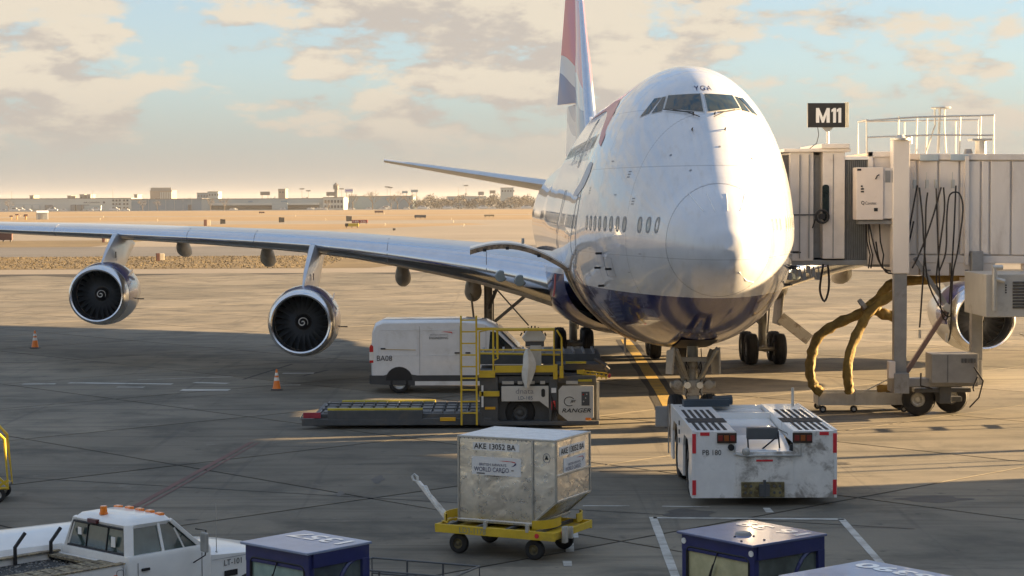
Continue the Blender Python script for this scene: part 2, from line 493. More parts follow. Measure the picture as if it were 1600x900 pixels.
# wipers and nose probes
for sd in (-1, 1):
    w = MB()
    w.tube([surf_front(sd * .30, 8.80, .03), surf_front(sd * .62, 8.82, .05), surf_front(sd * 1.0, 8.90, .05)], .014, 6)
    w.tube([surf_front(sd * .18, 8.66, .05), surf_front(sd * .45, 8.78, .06), surf_front(sd * .78, 8.87, .05)], .013, 6)
    w.build('wiper', M_black, jet)
for x, z in ((-.33, 8.78), (.22, 8.78), (.42, 8.36), (-.42, 8.36)):
    p = surf_front(x, z, 0); MB().cyl(p, p + Vector((0, -.10, .02)), .018).cyl(p + Vector((0, -.08, -.03)), p + Vector((0, -.16, .04)), .012).build('air_probe', M_black, jet)
for s, z in ((6.2, 5.15), (5.6, 4.75), (6.6, 4.75), (6.9, 4.25)):
    for sd in (-1, 1):
        p = surf_side(s, z, sd); q = p + Vector((sd * .16, -.03, 0))
        MB().bar(p, q, .03, .06).tube([q + Vector((0, .1, 0)), q + Vector((0, -.26, 0))], .018, 6).build('pitot_probe', M_ink, jet)

# registration on the brow
def brow_text(st):
    cu = bpy.data.curves.new('t', 'FONT'); cu.body = st; cu.offset = .004; cu.space_character = 1.2
    ob = bpy.data.objects.new('t', cu); COL.objects.link(ob); bpy.context.view_layer.update()
    me = bpy.data.meshes.new_from_object(ob.evaluated_get(bpy.context.evaluated_depsgraph_get()))
    bpy.data.objects.remove(ob)
    bm = bmesh.new(); bm.from_mesh(me)
    bmesh.ops.subdivide_edges(bm, edges=[e for e in bm.edges if e.calc_length() > .15], cuts=2)
    bm.to_mesh(me); bm.free()
    xs = [v.co.x for v in me.vertices]; ys = [v.co.y for v in me.vertices]
    for v in me.vertices:
        x = (v.co.x - min(xs)) / (max(xs) - min(xs)) * .46 - .18; z = 9.43 + (v.co.y - min(ys)) / (max(ys) - min(ys)) * .135
        v.co = surf_front(x, z, .012)
    me.materials.clear(); me.materials.append(M_inkn)
    link('lettering', me, jet)
brow_text('YGA')

# passenger windows (ring + pane share their meshes on the straight part of the hull)
M_ring = mat('window_seal', (.25, .26, .28), .5, var=.05)
M_pane = mat('window_pane', (.26, .28, .29), .08, spec=.8, var=.3)
def side_window(s, z, sd, w=.23, h=.36, shared={}):
    key = (sd, w, h, z) if 14.5 < s < 23 or 37 < s < 46 else None
    if key and key in shared:
        o = shared[key].copy(); COL.objects.link(o); o.location = (0, s - shared[key]['s0'], 0)
        c = shared[key].children[0].copy(); COL.objects.link(c); c.parent = o; return o
    def ringpts(k, off, n=14):
        out = []
        for i in range(n):
            a = 2 * math.pi * i / n; cx, cz = math.cos(a), math.sin(a)
            ex = 2.6
            rx = abs(cx) ** (2 / ex) * math.copysign(1, cx); rz_ = abs(cz) ** (2 / ex) * math.copysign(1, cz)
            out.append(surf_side(s + rx * w / 2 * k, z + rz_ * h / 2 * k, sd, off))
        return out
    n = 14
    a, c = ringpts(1.16, .006), ringpts(.84, .006)
    m1 = MB().add(a + c, [(i, (i+1) % n, n + (i+1) % n, n + i) for i in range(n)]).mesh('window', M_ring)
    o = link('window', m1, jet)
    c2 = ringpts(.90, .003)
    m2 = MB().add(c2, [tuple(range(n))]).mesh('pane', M_pane)
    link('pane', m2, o)
    if key: shared[key] = o; o['s0'] = s
    return o
skip = (3, 12, 13, 14, 24)
for sd in (-1, 1):
    for i in range(0, 96):
        s = 2.3 + .508 * i
        if i in skip or 31 <= i <= 33 or 57 <= i <= 59 or 78 <= i <= 80: continue
        if sd > 0 and i > 40: break
        side_window(s, 5.95, sd)
for i in range(0, 34):
    if 9 <= i <= 10: continue
    side_window(10.2 + .508 * i, 8.28, -1, .25, .36)

def outline(pts, r, name, m, parent=None):
    return MB().tube(pts, r, 4).build(name, m, parent or jet)
def door_outline(s0, s1, z0, z1, sd):
    P = []
    for (u, v) in rrect(s0, s1, z0, z1, .18, 3): P.append(surf_side(u, v, sd, .004))
    # straight sides need intermediate points so that they follow the hull
    Q = []
    for a, c in zip(P, P[1:] + P[:1]):
        k = max(1, int((c - a).length / .3))
        for j in range(k):
            q = a.lerp(c, j / k); q = surf_side(q.y, q.z, sd, .004); Q.append(q)
    Q.append(Q[0])
    return outline(Q, .006, 'door_outline', M_ring)
door_outline(9.6, 10.7, 5.0, 6.9, -1); door_outline(18.2, 19.3, 5.0, 6.9, -1)
door_outline(14.8, 15.7, 7.6, 9.1, -1)
# black patch on the hull for the dark doorway where the bridge docks
o = MB().grid(lambda u, v: surf_side(18.2 + u * 1.1, 4.9 + v * 2.0, 1, .01), 2, 4).build('doorway_dark_patch', M_ink, jet)
# small service hatches
for s, z, w, h in ((5.4, 4.55, .7, .5), (8.3, 3.3, .6, .4), (10.2, 3.0, .5, .5)):
    P = [surf_side(s + a * w, z + c * h, -1, .004) for a, c in ((0, 0), (.5, 0), (1, 0), (1, .5), (1, 1), (.5, 1), (0, 1), (0, .5), (0, 0))]
    outline(P, .007, 'hatch_outline', M_ring)

k = MB(); rnd_ = random.Random(3)
for s_, z_ in ((3.2, 5.2), (3.9, 6.6), (4.6, 7.3), (5.2, 6.7), (7.4, 5.3), (8.1, 4.6), (9.1, 7.2), (7.9, 6.9), (11.2, 5.5), (6.1, 7.6), (12.6, 7.2), (4.2, 4.7)):
    for j in range(rnd_.randint(1, 3)):
        a = [surf_side(s_ + q_[0], z_ - .07 * j + q_[1], -1, .006) for q_ in ((0, 0), (.16, 0), (.16, .025), (0, .025))]
        k.add(a, [(0, 1, 2, 3)])
k.build('stencil_marks', M_inkg, jet)['kind'] = 'stuff'
for x_, z_ in ((-1.0, 7.7), (1.05, 7.6), (-.6, 7.3), (.2, 7.9)):
    p_ = surf_front(x_, z_, .004); MB().cyl(p_, surf_front(x_, z_, .010), .035, n=10).build('static_port', M_ring, jet)

# ribbon emblem and airline name on the forward fuselage (starboard)
def ribbon(pts, m, name='ribbon_emblem', off=.012):
    """pts: list of (s, z_low, z_high)"""
    f1 = pchip([p[0] for p in pts], [p[1] for p in pts]); f2 = pchip([p[0] for p in pts], [p[2] for p in pts])
    a, c = pts[0][0], pts[-1][0]
    return MB().grid(lambda u, v: surf_side(a + (c-a)*u, f1(a + (c-a)*u) * (1-v) + f2(a + (c-a)*u) * v, -1, off), 26, 5).build(name, m, jet, smooth=True)
M_rred = mat('ribbon_red', (.58, .14, .14), .4, coat=.2, var=.04)
M_rblue = mat('ribbon_blue', (.28, .33, .46), .4, coat=.2, var=.04)
ribbon([(8.1, 8.05, 8.3), (8.6, 8.15, 8.95), (9.5, 8.6, 9.35), (11, 9.0, 9.5), (14, 9.3, 9.55), (20, 9.4, 9.5), (24, 9.43, 9.46)], M_rred)
ribbon([(8.5, 7.35, 7.6), (9.0, 7.0, 7.65), (10, 6.8, 7.4), (11.3, 6.7, 7.1), (13, 6.7, 6.8)], M_rblue)
def side_text(st, s0, z0, L, h, m, sd=-1, parent=None, off=.014):
    cu = bpy.data.curves.new('t', 'FONT'); cu.body = st; cu.offset = .008
    ob = bpy.data.objects.new('t', cu); COL.objects.link(ob); bpy.context.view_layer.update()
    me = bpy.data.meshes.new_from_object(ob.evaluated_get(bpy.context.evaluated_depsgraph_get()))
    bpy.data.objects.remove(ob)
    xs = [v.co.x for v in me.vertices]; ys = [v.co.y for v in me.vertices]
    for v in me.vertices:
        u = (v.co.x - min(xs)) / (max(xs) - min(xs)); k = (v.co.y - min(ys)) / (max(ys) - min(ys))
        s = (s0 + L * (1 - u)) if sd < 0 else (s0 + L * u)
        v.co = surf_side(s, z0 + k * h, sd, off)
    me.materials.clear(); me.materials.append(m)
    link('lettering', me, jet)
side_text('BRITISH AIRWAYS', 11.5, 7.75, 9.5, .55, mat('lettering_blue', (.20, .24, .40), .4, coat=.5, var=.03))

# open forward cargo door: arched panel swung up and out from its hinge
def cargo_door():
    hx, hz = -3.13, 4.45
    def pt(t, th):
        a = R(38 - 84 * t); # circular arc out of the hinge
        L = 3.0
        x = hx - L * t; z = hz + .50 * math.sin(math.pi * min(1, t * .93) * .98) ** .9 + .42 * t
        n = Vector((0, 0, 1))
        return x, z + th
    for name, m, th0, th1, y0, y1 in (('cargo_door', M_white, .03, .09, 13.4, 16.3),):
        poly = [pt(i / 16, th1) for i in range(17)] + [pt(i / 16, th0) for i in range(16, -1, -1)]
        d = MB().prism(poly, y0, y1, 'xz').build(name, m, jet, smooth=True)
    fr = MB()
    for y0 in (13.37, 14.3, 15.3, 16.2):
        poly = [pt(i / 16, .04) for i in range(17)] + [pt(i / 16, -.10) for i in range(16, -1, -1)]
        fr.prism(poly, y0, y0 + .05, 'xz')
    fr.build('door_frame', mat('door_lining', (.33, .24, .16), .55, .2, dirt=(.08, .06, .04), dscale=5, dthr=(.45, .6)), d)
    k = MB()
    for t in (.3, .62, .85):
        x, z = pt(t, -.1); k.box((x, 13.34, z + .02), (.10, .06, .09))
    k.build('latch', M_ink, d)
    MB().cyl((pt(.45, .1)[0], 14.8, pt(.45, .1)[1]), (pt(.45, .1)[0], 14.8, pt(.45, .1)[1] + .17), .045, n=8).build('vent_stub', M_gear, d)
    # black patch on the uncut hull for the dark hold, with its metal frame
    MB().grid(lambda u, v: surf_side(13.45 + u * 2.8, 2.45 + v * 1.95, -1, .008), 6, 8).build('cargo_hold_dark_patch', M_ink, jet)
    pts = [surf_side(13.42, 2.3 + (4.42 - 2.3) * i / 12, -1, .03) for i in range(13)]
    MB().tube(pts, .055, 6).build('hold_frame', mat('hold_frame_lit_metal', (.55, .40, .25), .4, .4, dirt=(.12, .09, .07), dscale=4, dthr=(.5, .65)), jet)  # golden tone of the sunlit front edge is put into this colour
    pts = [surf_side(16.3, 2.3 + (4.42 - 2.3) * i / 12, -1, .03) for i in range(13)]
    MB().tube(pts, .05, 6).build('hold_frame', M_gear, jet)
    MB().bar((hx - .35, 13.5, hz + .25), (hx + .02, 13.5, hz + .02), .06, .09).bar((hx - .6, 13.5, hz + .30), (hx - .2, 13.5, hz + .22), .04, .05).bar((hx - .35, 16.0, hz + .25), (hx + .02, 16.0, hz + .02), .06, .09).build('door_actuator', M_ink, jet)
    MB().tube([(-3.50, 14, 4.3), (-3.52, 14, 3.9), (-3.56, 14, 3.6)], .03, 5).build('warning_streamer', M_rred, jet)
cargo_door()

# wing-body fairing
def fairing():
    fw = pchip([17.3, 19, 22, 28, 36, 42, 46], [3.1, 3.5, 3.72, 3.78, 3.75, 3.5, 3.0])
    fz = pchip([17.3, 19, 22, 28, 36, 42, 46], [2.3, 2.05, 1.85, 1.75, 1.78, 1.95, 2.3])
    m = MB(); n = 28; st = np.linspace(17.3, 46, 26)
    for s in st:
        for i in range(n + 1):
            a = math.pi * i / n
            c = abs(math.cos(a)) ** .8 * math.copysign(1, math.cos(a))
            m.v.append((-fw(s) * c, s, 4.35 - (4.35 - fz(s)) * math.sin(a) ** .75))
    for j in range(len(st) - 1):
        for i in range(n): m.f.append((j*(n+1)+i, j*(n+1)+i+1, (j+1)*(n+1)+i+1, (j+1)*(n+1)+i))
    m.build('belly_fairing', M_hull, jet, smooth=True)
fairing()

# wings
M_wing = mat('wing_grey_paint', (.46, .49, .53), .30, .35, coat=.5, var=.06, vscale=1.0, dirt=(.25, .24, .23), dthr=(.6, .9))
M_under = mat('wing_underside_paint', (.50, .47, .42), .45, var=.06, dirt=(.20, .17, .13), dthr=(.5, .8), stretch=(1, .35, 1))
M_le = mat('leading_edge_metal', (.60, .63, .68), .16, 1.0, var=.05)
le_s = lambda x: 19.5 + (x - 3.26) * .885 if x < 31.4 else 19.5 + 28.14 * .885 + (x - 31.4) * 1.3
ch = pchip([2.0, 3.26, 12.3, 31.4, 32.3], [15.2, 14.2, 8.9, 3.9, 2.6])
le_z = pchip([2.0, 3.26, 5.2, 7.5, 12, 21, 28.5, 32.3], [3.45, 3.68, 4.10, 4.42, 4.90, 5.24, 5.42, 5.65])
th = pchip([2.0, 3.26, 7.5, 12.3, 32.3], [.150, .140, .115, .098, .085])
def foil(t, tc, side):
    y = tc / .2 * (.2969 * math.sqrt(t) - .126 * t - .3516 * t*t + .2843 * t**3 - .1015 * t**4)
    camber = .012 * math.sin(math.pi * t)
    return camber + y * (1.05 if side > 0 else -.95)
def wing(sd):
    xs = [2.0, 3.26, 4.4, 6, 7.5, 9, 10.5, 12, 14, 17, 20, 23, 26, 29, 31.4]
    tt = [1, .85, .7, .55, .4, .28, .18, .11, .065]
    tl = [.065, .04, .022, .01, .003, 0]
    def P(x, t, side):
        c = ch(x); tw = R(2.5) - R(3.5) * (x / 32)
        s = t * c; h = foil(t, th(x), side) * c
        return (sd * x, le_s(x) + s, le_z(x) + h - s * math.sin(tw) * .6)
    def skin(ts, side, name, m):
        mb_ = MB(); n = len(ts)
        for x in xs:
            for t in ts: mb_.v.append(P(x, t, side))
        for j in range(len(xs) - 1):
            for i in range(n - 1): mb_.f.append((j*n+i, j*n+i+1, (j+1)*n+i+1, (j+1)*n+i))
        return mb_.build(name, m, jet, smooth=True)
    skin(tt, 1, 'wing_upper_skin', M_wing); skin(tt, -1, 'wing_lower_skin', M_under)
    mb_ = MB(); pts = [(t, 1) for t in tl] + [(t, -1) for t in tl[::-1][1:]]; n = len(pts)
    for x in xs:
        for t, sg in pts: mb_.v.append(P(x, t, sg))
    for j in range(len(xs) - 1):
        for i in range(n - 1): mb_.f.append((j*n+i, j*n+i+1, (j+1)*n+i+1, (j+1)*n+i))
    mb_.build('leading_edge', M_le, jet, smooth=True)
    for xb in (5.6, 9.2, 14.6, 17.6, 24.2, 27.6):
        MB().tube([P(xb, t, sg) for t, sg in ((.16, 1), (.065, 1), (.03, 1), (.01, 1), (0, 1), (.01, -1), (.03, -1), (.065, -1))], .014, 4).build('slat_gap', M_inkg, jet)
    # winglet
    b0 = P(31.4, 0, 1); z0 = b0[2]
    MB().prism([(le_s(31.4) + .2, z0 - .1), (le_s(31.4) + 3.9, z0 - .15), (le_s(31.4) + 5.0, z0 + 1.75), (le_s(31.4) + 4.0, z0 + 1.75)], sd * 31.4, sd * 31.62, 'yz').build('winglet', M_white, jet, bevel=.05)
    # flap track fairings
    for x, z, L, r in ((6.1, 3.08, 3.6, .33), (8.95, 3.60, 3.6, .30), (14.8, 4.28, 3.3, .28), (18.8, 4.62, 3.2, .26)):
        y0 = le_s(x) + ch(x) * .68
        prof = [(0, .001), (.05, .12), (.15, .24), (.35, .36), (.7, .43), (1.3, .45), (2.2, .36), (3.0, .2), (3.6, .02)]
        c = MB().lathe([(a * L / 3.6, q * r / .42) for a, q in prof], (sd * x, y0, z), (0, 1, -.10), 18)
        c.v = [(v[0], v[1], z + (v[2] - z) * (1.15 if v[2] < z else 2.3)) for v in c.v]
        c.build('flap_track_fairing', M_under, jet, smooth=True)
    # landing lights in the root
    for x in (5.1, 4.45):
        p = Vector(P(x, .004, 1)); y = p.y - .01
        q = Vector((sd * x, y - .10, le_z(x) - .12))
        MB().lathe([(-.03, .001), (-.03, .17), (0, .20), (.05, .21), (.25, .21)], q, (0, 1, 0), 20).build('landing_light', mat('landing_light_glass', (.20, .24, .25), .08, spec=.9, coat=.6), jet, smooth=True)
for sd in (-1, 1): wing(sd)

# engines
M_nac = mat('nacelle_paint', (.60, .61, .62), .28, coat=.6, var=.05, dirt=(.35, .32, .28), dthr=(.6, .85))
M_nacb = mat('nacelle_navy', (.03, .035, .16), .22, coat=.8, var=.1)
M_fan = mat('fan_blade_metal', (.20, .22, .25), .36, .6, var=.2)
M_duct2 = mat('intake_lining', (.055, .06, .07), .4, .3, var=.1)
fan_mesh = None
def engine(x, s, z, front=True):
    global fan_mesh
    o = (x, s, z); n = 48
    lip = MB().lathe([(.62, 1.19), (.30, 1.155), (.12, 1.115), (.03, 1.07), (0, 1.035), (.03, .985), (.12, .955), (.30, .955)][::-1], o, (0, 1, 0), n)
    nac = MB().lathe([(.62, 1.19), (.9, 1.225), (1.4, 1.26), (2.1, 1.27), (2.9, 1.22), (3.8, 1.10), (4.7, .94), (5.6, .76), (5.6, .70)], o, (0, 1, 0), n).build('nacelle', M_nac, jet, smooth=True)
    lip.build('intake_lip', M_alu, nac, smooth=True)
    # navy flash wrapping the upper cowl
    def bandpt(u, v):
        a = R(58 + 64 * u) ; y = .66 + 2.1 * v * (1 - .45 * abs(2*u-1) ** 1.5)
        f = pchip([.6, .9, 1.4, 2.1, 2.9], [1.19, 1.225, 1.26, 1.27, 1.22])
        r = f(y) + .006
        a = R(-100 + 200 * u)
        return Vector((x + r * math.sin(a) * 1, s + y, z + r * math.cos(a)))
    MB().grid(bandpt, 32, 8).build('cowl_flash', M_nacb, nac, smooth=True)
    MB().lathe([(.30, .965), (.7, .99), (1.15, 1.02)], o, (0, 1, 0), n).build('intake_duct', M_duct2, nac, smooth=True)
    MB().lathe([(1.30, .30), (1.30, 1.02)], o, (0, 1, 0), n).build('fan_backing', M_ink, nac)
    MB().lathe([(5.0, .001), (5.0, .7)], o, (0, 1, 0), n).lathe([(4.9, .34), (5.9, .12), (6.1, .001)], o, (0, 1, 0), 24).build('exhaust', M_grey, nac, smooth=True)
    sp = MB().lathe([(.80, .001), (.81, .04), (.86, .10), (.95, .18), (1.05, .25), (1.16, .30), (1.2, .33)], o, (0, 1, 0), 32).build('spinner', mat('spinner_black', (.03, .03, .033), .35, var=.1), jet, smooth=True)
    pts = []
    for i in range(40):
        t = i / 39; a = t * 2 * math.pi * 1.45 + .8; r = .02 + .17 * t ** .9
        y = np.interp(r, [.001, .04, .10, .18, .25], [.80, .81, .86, .95, 1.05])
        pts.append((x - r * math.cos(a), s + y - .008, z + r * math.sin(a)))
    MB().tube(pts, [.008 + .014 * math.sin(math.pi * min(1, .15 + i / 46)) for i in range(40)], 6).build('spiral_mark', M_inkw, sp)
    rg = MB()
    for i in range(32):
        a = 2 * math.pi * i / 32
        rg.box((x + .285 * math.cos(a), s + 1.11, z + .285 * math.sin(a)), (.014, .02, .014))
    rg.build('bolt_ring', M_lgrey, sp)
    if fan_mesh is None:
        def bl(u, v):
            r = .30 + .70 * u; tw = R(28 + 34 * u); c = .20 + .12 * u
            k = (v - .5) * c
            return Vector((k * math.cos(tw) + .04 * math.sin(math.pi * u), 1.22 + k * math.sin(tw) - .05 * (1 - u), r))
        fan_mesh = MB().grid(bl, 6, 3).mesh('fan_blade', M_fan, smooth=True)
    for i in range(24):
        b_ = link('fan_blade', fan_mesh, jet, loc=o, rot=(0, 2 * math.pi * i / 24, 0))
    # strake
    MB().prism([(s + 1.2, z + .72), (s + 2.3, z + .78), (s + 2.3, z + .98)], x + 1.02, x + 1.04, 'yz').build('strake', M_nac, nac)
    MB().cyl((x + 1.18, s + 2.2, z - .25), (x + 1.5, s + 2.2, z - .25), .025, n=6).build('drain_mast', M_ink, nac)
    # pylon
    ax = abs(x); wy, wz = le_s(ax), le_z(ax)
    k = MB()
    prof = [(s + .95, z + 1.15, .05), (s + 2.3, z + 1.75, .14), (wy - .3, wz + .02, .20), (wy + .7, wz + .12, .22), (wy + 3.2, wz - .25, .16)]
    low = [(s + 1.5, z + 1.02), (s + 2.6, z + 1.02), (s + 3.6, z + .95), (s + 4.8, z + .88), (wy + 3.2, wz - .55)]
    for (yy, zt, hw), (yl, zl) in zip(prof, low):
        k.v += [(x - hw * .45, yy, zt), (x + hw * .45, yy, zt), (x + hw, yy + .35, zt - .2), (x + hw, yl, zl), (x - hw, yl, zl), (x - hw, yy + .35, zt - .2)]
    for j in range(4):
        for i in range(6): k.f.append((j*6+i, j*6+(i+1) % 6, (j+1)*6+(i+1) % 6, (j+1)*6+i))
    k.f += [tuple(range(6)), tuple(range(24, 30))]
    k.build('pylon', M_wing, jet, smooth=True)
    MB().bb(x + .21, x + .23, s + 3.0, s + 3.12, z + 1.4, z + 1.65).build('pylon_vent', M_ink, jet)
for x, s, z in ((-12.12, 21.9, 2.30), (11.94, 21.9, 2.30), (-21.0, 30.9, 2.90), (21.0, 30.9, 2.90)): engine(x, s, z)

# tail
M_fin = None
def fin_mat():
    m = bpy.data.materials.new('fin_livery'); m.use_nodes = True; t = m.node_tree; q = NB(t); p = t.nodes['Principled BSDF']
    tcn = q.n('ShaderNodeTexCoord').outputs['Object']; sp = q.n('ShaderNodeSeparateXYZ', ins={0: tcn}); x, y, z = sp.outputs
    u = q.math('ADD', z, q.math('MULTIPLY', q.math('SINE', q.math('MULTIPLY', y, .9)), .22))
    u = q.math('ADD', u, q.math('MULTIPLY', q.math('SUBTRACT', 68.5, y), .21))
    cr = q.n('ShaderNodeValToRGB'); cr.color_ramp.interpolation = 'CONSTANT'
    t.links.new(q.math('DIVIDE', q.math('SUBTRACT', u, 8.0), 14.0), cr.inputs[0])
    W_, R_, B_ = (.68, .68, .67, 1), (.56, .09, .10, 1), (.09, .10, .22, 1)
    cols = [(0, W_), (.03, R_), (.12, W_), (.235, (.30, .32, .40, 1)), (.29, B_), (.42, (.55, .55, .56, 1)), (.49, R_), (.78, W_), (.86, R_), (1, R_)]
    e = cr.color_ramp.elements; e[0].position, e[0].color = cols[0]; e[1].position, e[1].color = cols[-1]
    for pz, c in cols[1:-1]:
        k = e.new(pz); k.color = c
    t.links.new(cr.outputs[0], p.inputs['Base Color']); p.inputs['Roughness'].default_value = .3; p.inputs['Coat Weight'].default_value = .7
    return m
M_fin = fin_mat()
def fin_part(zs, c0, c1, name, m, defl=0.0, smooth=True):
    """zs from bottom to top; c0,c1 chord fractions"""
    le = lambda z: 52.8 + (z - 8.3) * 1.19; te = lambda z: 66.0 + (z - 8.3) * .40
    mb_ = MB(); ts = [c0 + (c1 - c0) * i / 8 for i in range(9)]
    hy = None
    for z in zs:
        c = te(z) - le(z); row = []
        hinge = Vector((0, le(z) + c0 * c, z))
        for sg in (1, -1):
            for t in (ts if sg > 0 else ts[::-1]):
                tk = .095 if z < 15 else .085
                yy = 5 * tk * c * (.2969*math.sqrt(max(t, 0)) - .126*t - .3516*t*t + .2843*t**3 - .1015*t**4)
                v = Vector((sg * yy, le(z) + t * c, z))
                if defl: v = hinge + Matrix.Rotation(defl, 3, 'Z') @ (v - hinge)
                row.append(v)
        mb_.v += row
    n = 18
    for j in range(len(zs) - 1):
        for i in range(n): mb_.f.append((j*n+i, j*n+(i+1) % n, (j+1)*n+(i+1) % n, (j+1)*n+i))
    mb_.f += [tuple(range(n)), tuple(range((len(zs)-1)*n, len(zs)*n))]
    return mb_.build(name, m, jet, smooth=smooth)
fin_part([8.2, 10, 12, 14, 16, 18, 19.4], .035, .70, 'tail_fin', M_fin)
fin_part([8.2, 10, 12, 14, 16, 18, 19.4], 0, .035, 'fin_leading_edge', M_le)
fin_part([12.1, 14, 16, 18.9], .705, 1, 'rudder', M_fin, R(24))
fin_part([9.1, 10.5, 12.0], .705, 1, 'rudder', M_fin, R(12))
MB().prism([(47.5, 8.6), (56, 8.3), (55, 10.9)], -.09, .09, 'yz').build('fin_fillet', M_hull, jet, bevel=.04)
for sd in (-1, 1):
    mb_ = MB(); xs = [1.0, 2.4, 5, 8, 11.3]; n = 18; ts = [i / 8 for i in range(9)]
    for x in xs:
        k = (x - 1) / 10.3; c = 8.6 - 6.0 * k; y0 = 56.0 + 9.5 * k * 1.0; z0 = 7.15 + 1.75 * k
        for sg in (1, -1):
            for t in (ts if sg > 0 else ts[::-1]):
                yy = 5 * .10 * c * (.2969*math.sqrt(t) - .126*t - .3516*t*t + .2843*t**3 - .1015*t**4)
                mb_.v.append((sd * x, y0 + t * c, z0 + sg * yy * .85))
    for j in range(len(xs) - 1):
        for i in range(n): mb_.f.append((j*n+i, j*n+(i+1) % n, (j+1)*n+(i+1) % n, (j+1)*n+i))
    mb_.f.append(tuple(range((len(xs)-1)*n, len(xs)*n)))
    mb_.build('tailplane', M_wing, jet, smooth=True)

# nose gear
y0 = 7.35
ng = MB()
ng.cyl((0, y0, 2.6), (0, y0, 1.25), .15, n=16).cyl((0, y0, 1.3), (0, y0, .62), .10, n=16)
ng.build('nose_gear_strut', M_gear, jet, smooth=True)
k = MB()
k.box((0, y0 - .05, 1.42), (.52, .36, .42)).box((0, y0 - .02, 1.0), (.34, .30, .5))
k.cyl((-.30, y0, 1.5), (-.62, y0 - .05, 1.5), .09, n=12).cyl((.30, y0, 1.5), (.62, y0 - .05, 1.5), .09, n=12)
k.cyl((-.42, y0 - .18, 1.5), (-.42, y0 + .1, 1.5), .13, n=12).cyl((.42, y0 - .18, 1.5), (.42, y0 + .1, 1.5), .13, n=12)
k.build('steering_collar', M_gear, jet, bevel=.02, smooth=True)
k = MB()
for sd in (-1, 1):
    k.bar((sd * .12, y0, 1.3), (sd * .55, y0 + .1, 2.45), .09, .12)
    k.bar((sd * .20, y0 - .25, 1.7), (sd * .62, y0 - .5, 2.55), .07, .07)
    k.bar((sd * .55, y0 - 1.2, 2.55), (sd * .10, y0 - .1, 1.55), .06, .06)
k.box((0, y0 - .35, 2.22), (.75, .12, .12))
k.build('drag_brace', M_gear, jet)
k = MB()
k.bar((0, y0 - .18, 1.2), (0, y0 - .42, .85), .22, .06).bar((0, y0 - .42, .85), (0, y0 - .14, .55), .18, .06)
k.build('torsion_link', M_gear, jet)
for sd, zz_ in ((-1, 1.48), (1, 1.48)):
    MB().lathe([(-.10, .001), (-.10, .09), (0, .12), (.12, .09)], (sd * .17, y0 - .22, zz_ + .02), (0, 1, 0), 18).build('taxi_light', mat('taxi_light_glass', (.8, .8, .75), .1, .6, coat=.5), jet, smooth=True)
for sd in (-1, 1):
    # gear doors hanging from the belly
    P = [(sd * .58, y0 - 1.1, 2.60), (sd * .58, y0 + .9, 2.36), (sd * .62, y0 + .8, 1.72), (sd * .62, y0 - .9, 1.86)]
    Q = [(p[0] + sd * .05, p[1], p[2]) for p in P]
    MB().add(P + Q, [(0, 1, 2, 3), (7, 6, 5, 4), (0, 4, 5, 1), (1, 5, 6, 2), (2, 6, 7, 3), (3, 7, 4, 0)]).build('nose_gear_door', M_gear, jet, bevel=.012)
    wheel(jet, (sd * .46, y0, .62), .62, .40, (1, 0, 0))
    k = MB()
    for j in range(5):
        zc_ = 1.2 + .25 * j
        k.tube([(sd * (.13 + .02 * j), y0 - .18, zc_ + .3), (sd * .22, y0 - .26, zc_), (sd * .12, y0 - .2, zc_ - .25)], .014, 5)
    k.build('hydraulic_hose', M_cable, jet)
# black patch under the belly for the shade inside the wheel well
MB().grid(lambda u, v: Vector(((-.5 + 1.0 * u), 5.6 + 3.0 * v, f_b(5.6 + 3.0 * v) - .012 + .02 * (abs(u - .5) * 2) ** 2)), 4, 6).build('wheel_well_dark_patch', M_ink, jet)
# main gear
def bogie(x, s, strut_top, lean=0):
    k = MB().cyl((x, s, .62), (x + lean, s, strut_top), .17, n=14)
    k.cyl((x, s - .74, .62), (x, s + .74, .62), .13, n=12)
    for yy in (-.74, .74): k.cyl((x - .62, s + yy, .62), (x + .62, s + yy, .62), .09, n=10)
    k.bar((x, s - .4, .9), (x, s - .1, 1.8), .07).bar((x + .2, s, 1.2), (x + .2, s - .8, 3.0), .05)
    k.build('main_gear_strut', M_gear, jet, smooth=True)
    for yy in (-.74, .74):
        for xx in (-.56, .56): wheel(jet, (x + xx, s + yy, .62), .62, .46, (1, 0, 0), name='wheel')
for sd in (-1, 1):
    bogie(sd * 5.5, 31.5, 3.6); bogie(sd * 1.95, 34.6, 2.1)
    k = MB().bar((sd * 5.4, 31.5, 1.6), (sd * 3.4, 31.0, 3.3), .12).bar((sd * 5.4, 31.4, 3.3), (sd * 3.9, 31.0, 1.6), .05).bar((sd * 5.5, 31.5, 2.2), (sd * 5.0, 29.2, 3.6), .10)
    k.build('side_brace', M_grey, jet)
    MB().box((sd * 6.15, 31.4, 2.55), (.07, 1.9, 2.0), ry=sd * R(6)).build('gear_door', M_gear, jet, bevel=.02)
    MB().box((sd * 5.65, 24.5, 1.85), (1.35, .10, .42), ry=R(38) * sd).build('gear_door', M_gear, jet, bevel=.02) if sd > 0 else None
# drain mast and aerials
MB().prism([(15.0, 2.25), (15.25, 2.2), (15.2, 1.75), (15.08, 1.75)], -1.3, -1.24, 'yz').build('drain_mast', M_grey, jet)
MB().prism([(20, 10.3), (20.7, 10.3), (20.65, 10.65), (20.35, 10.65)], -.02, .02, 'yz').build('blade_aerial', M_white, jet)
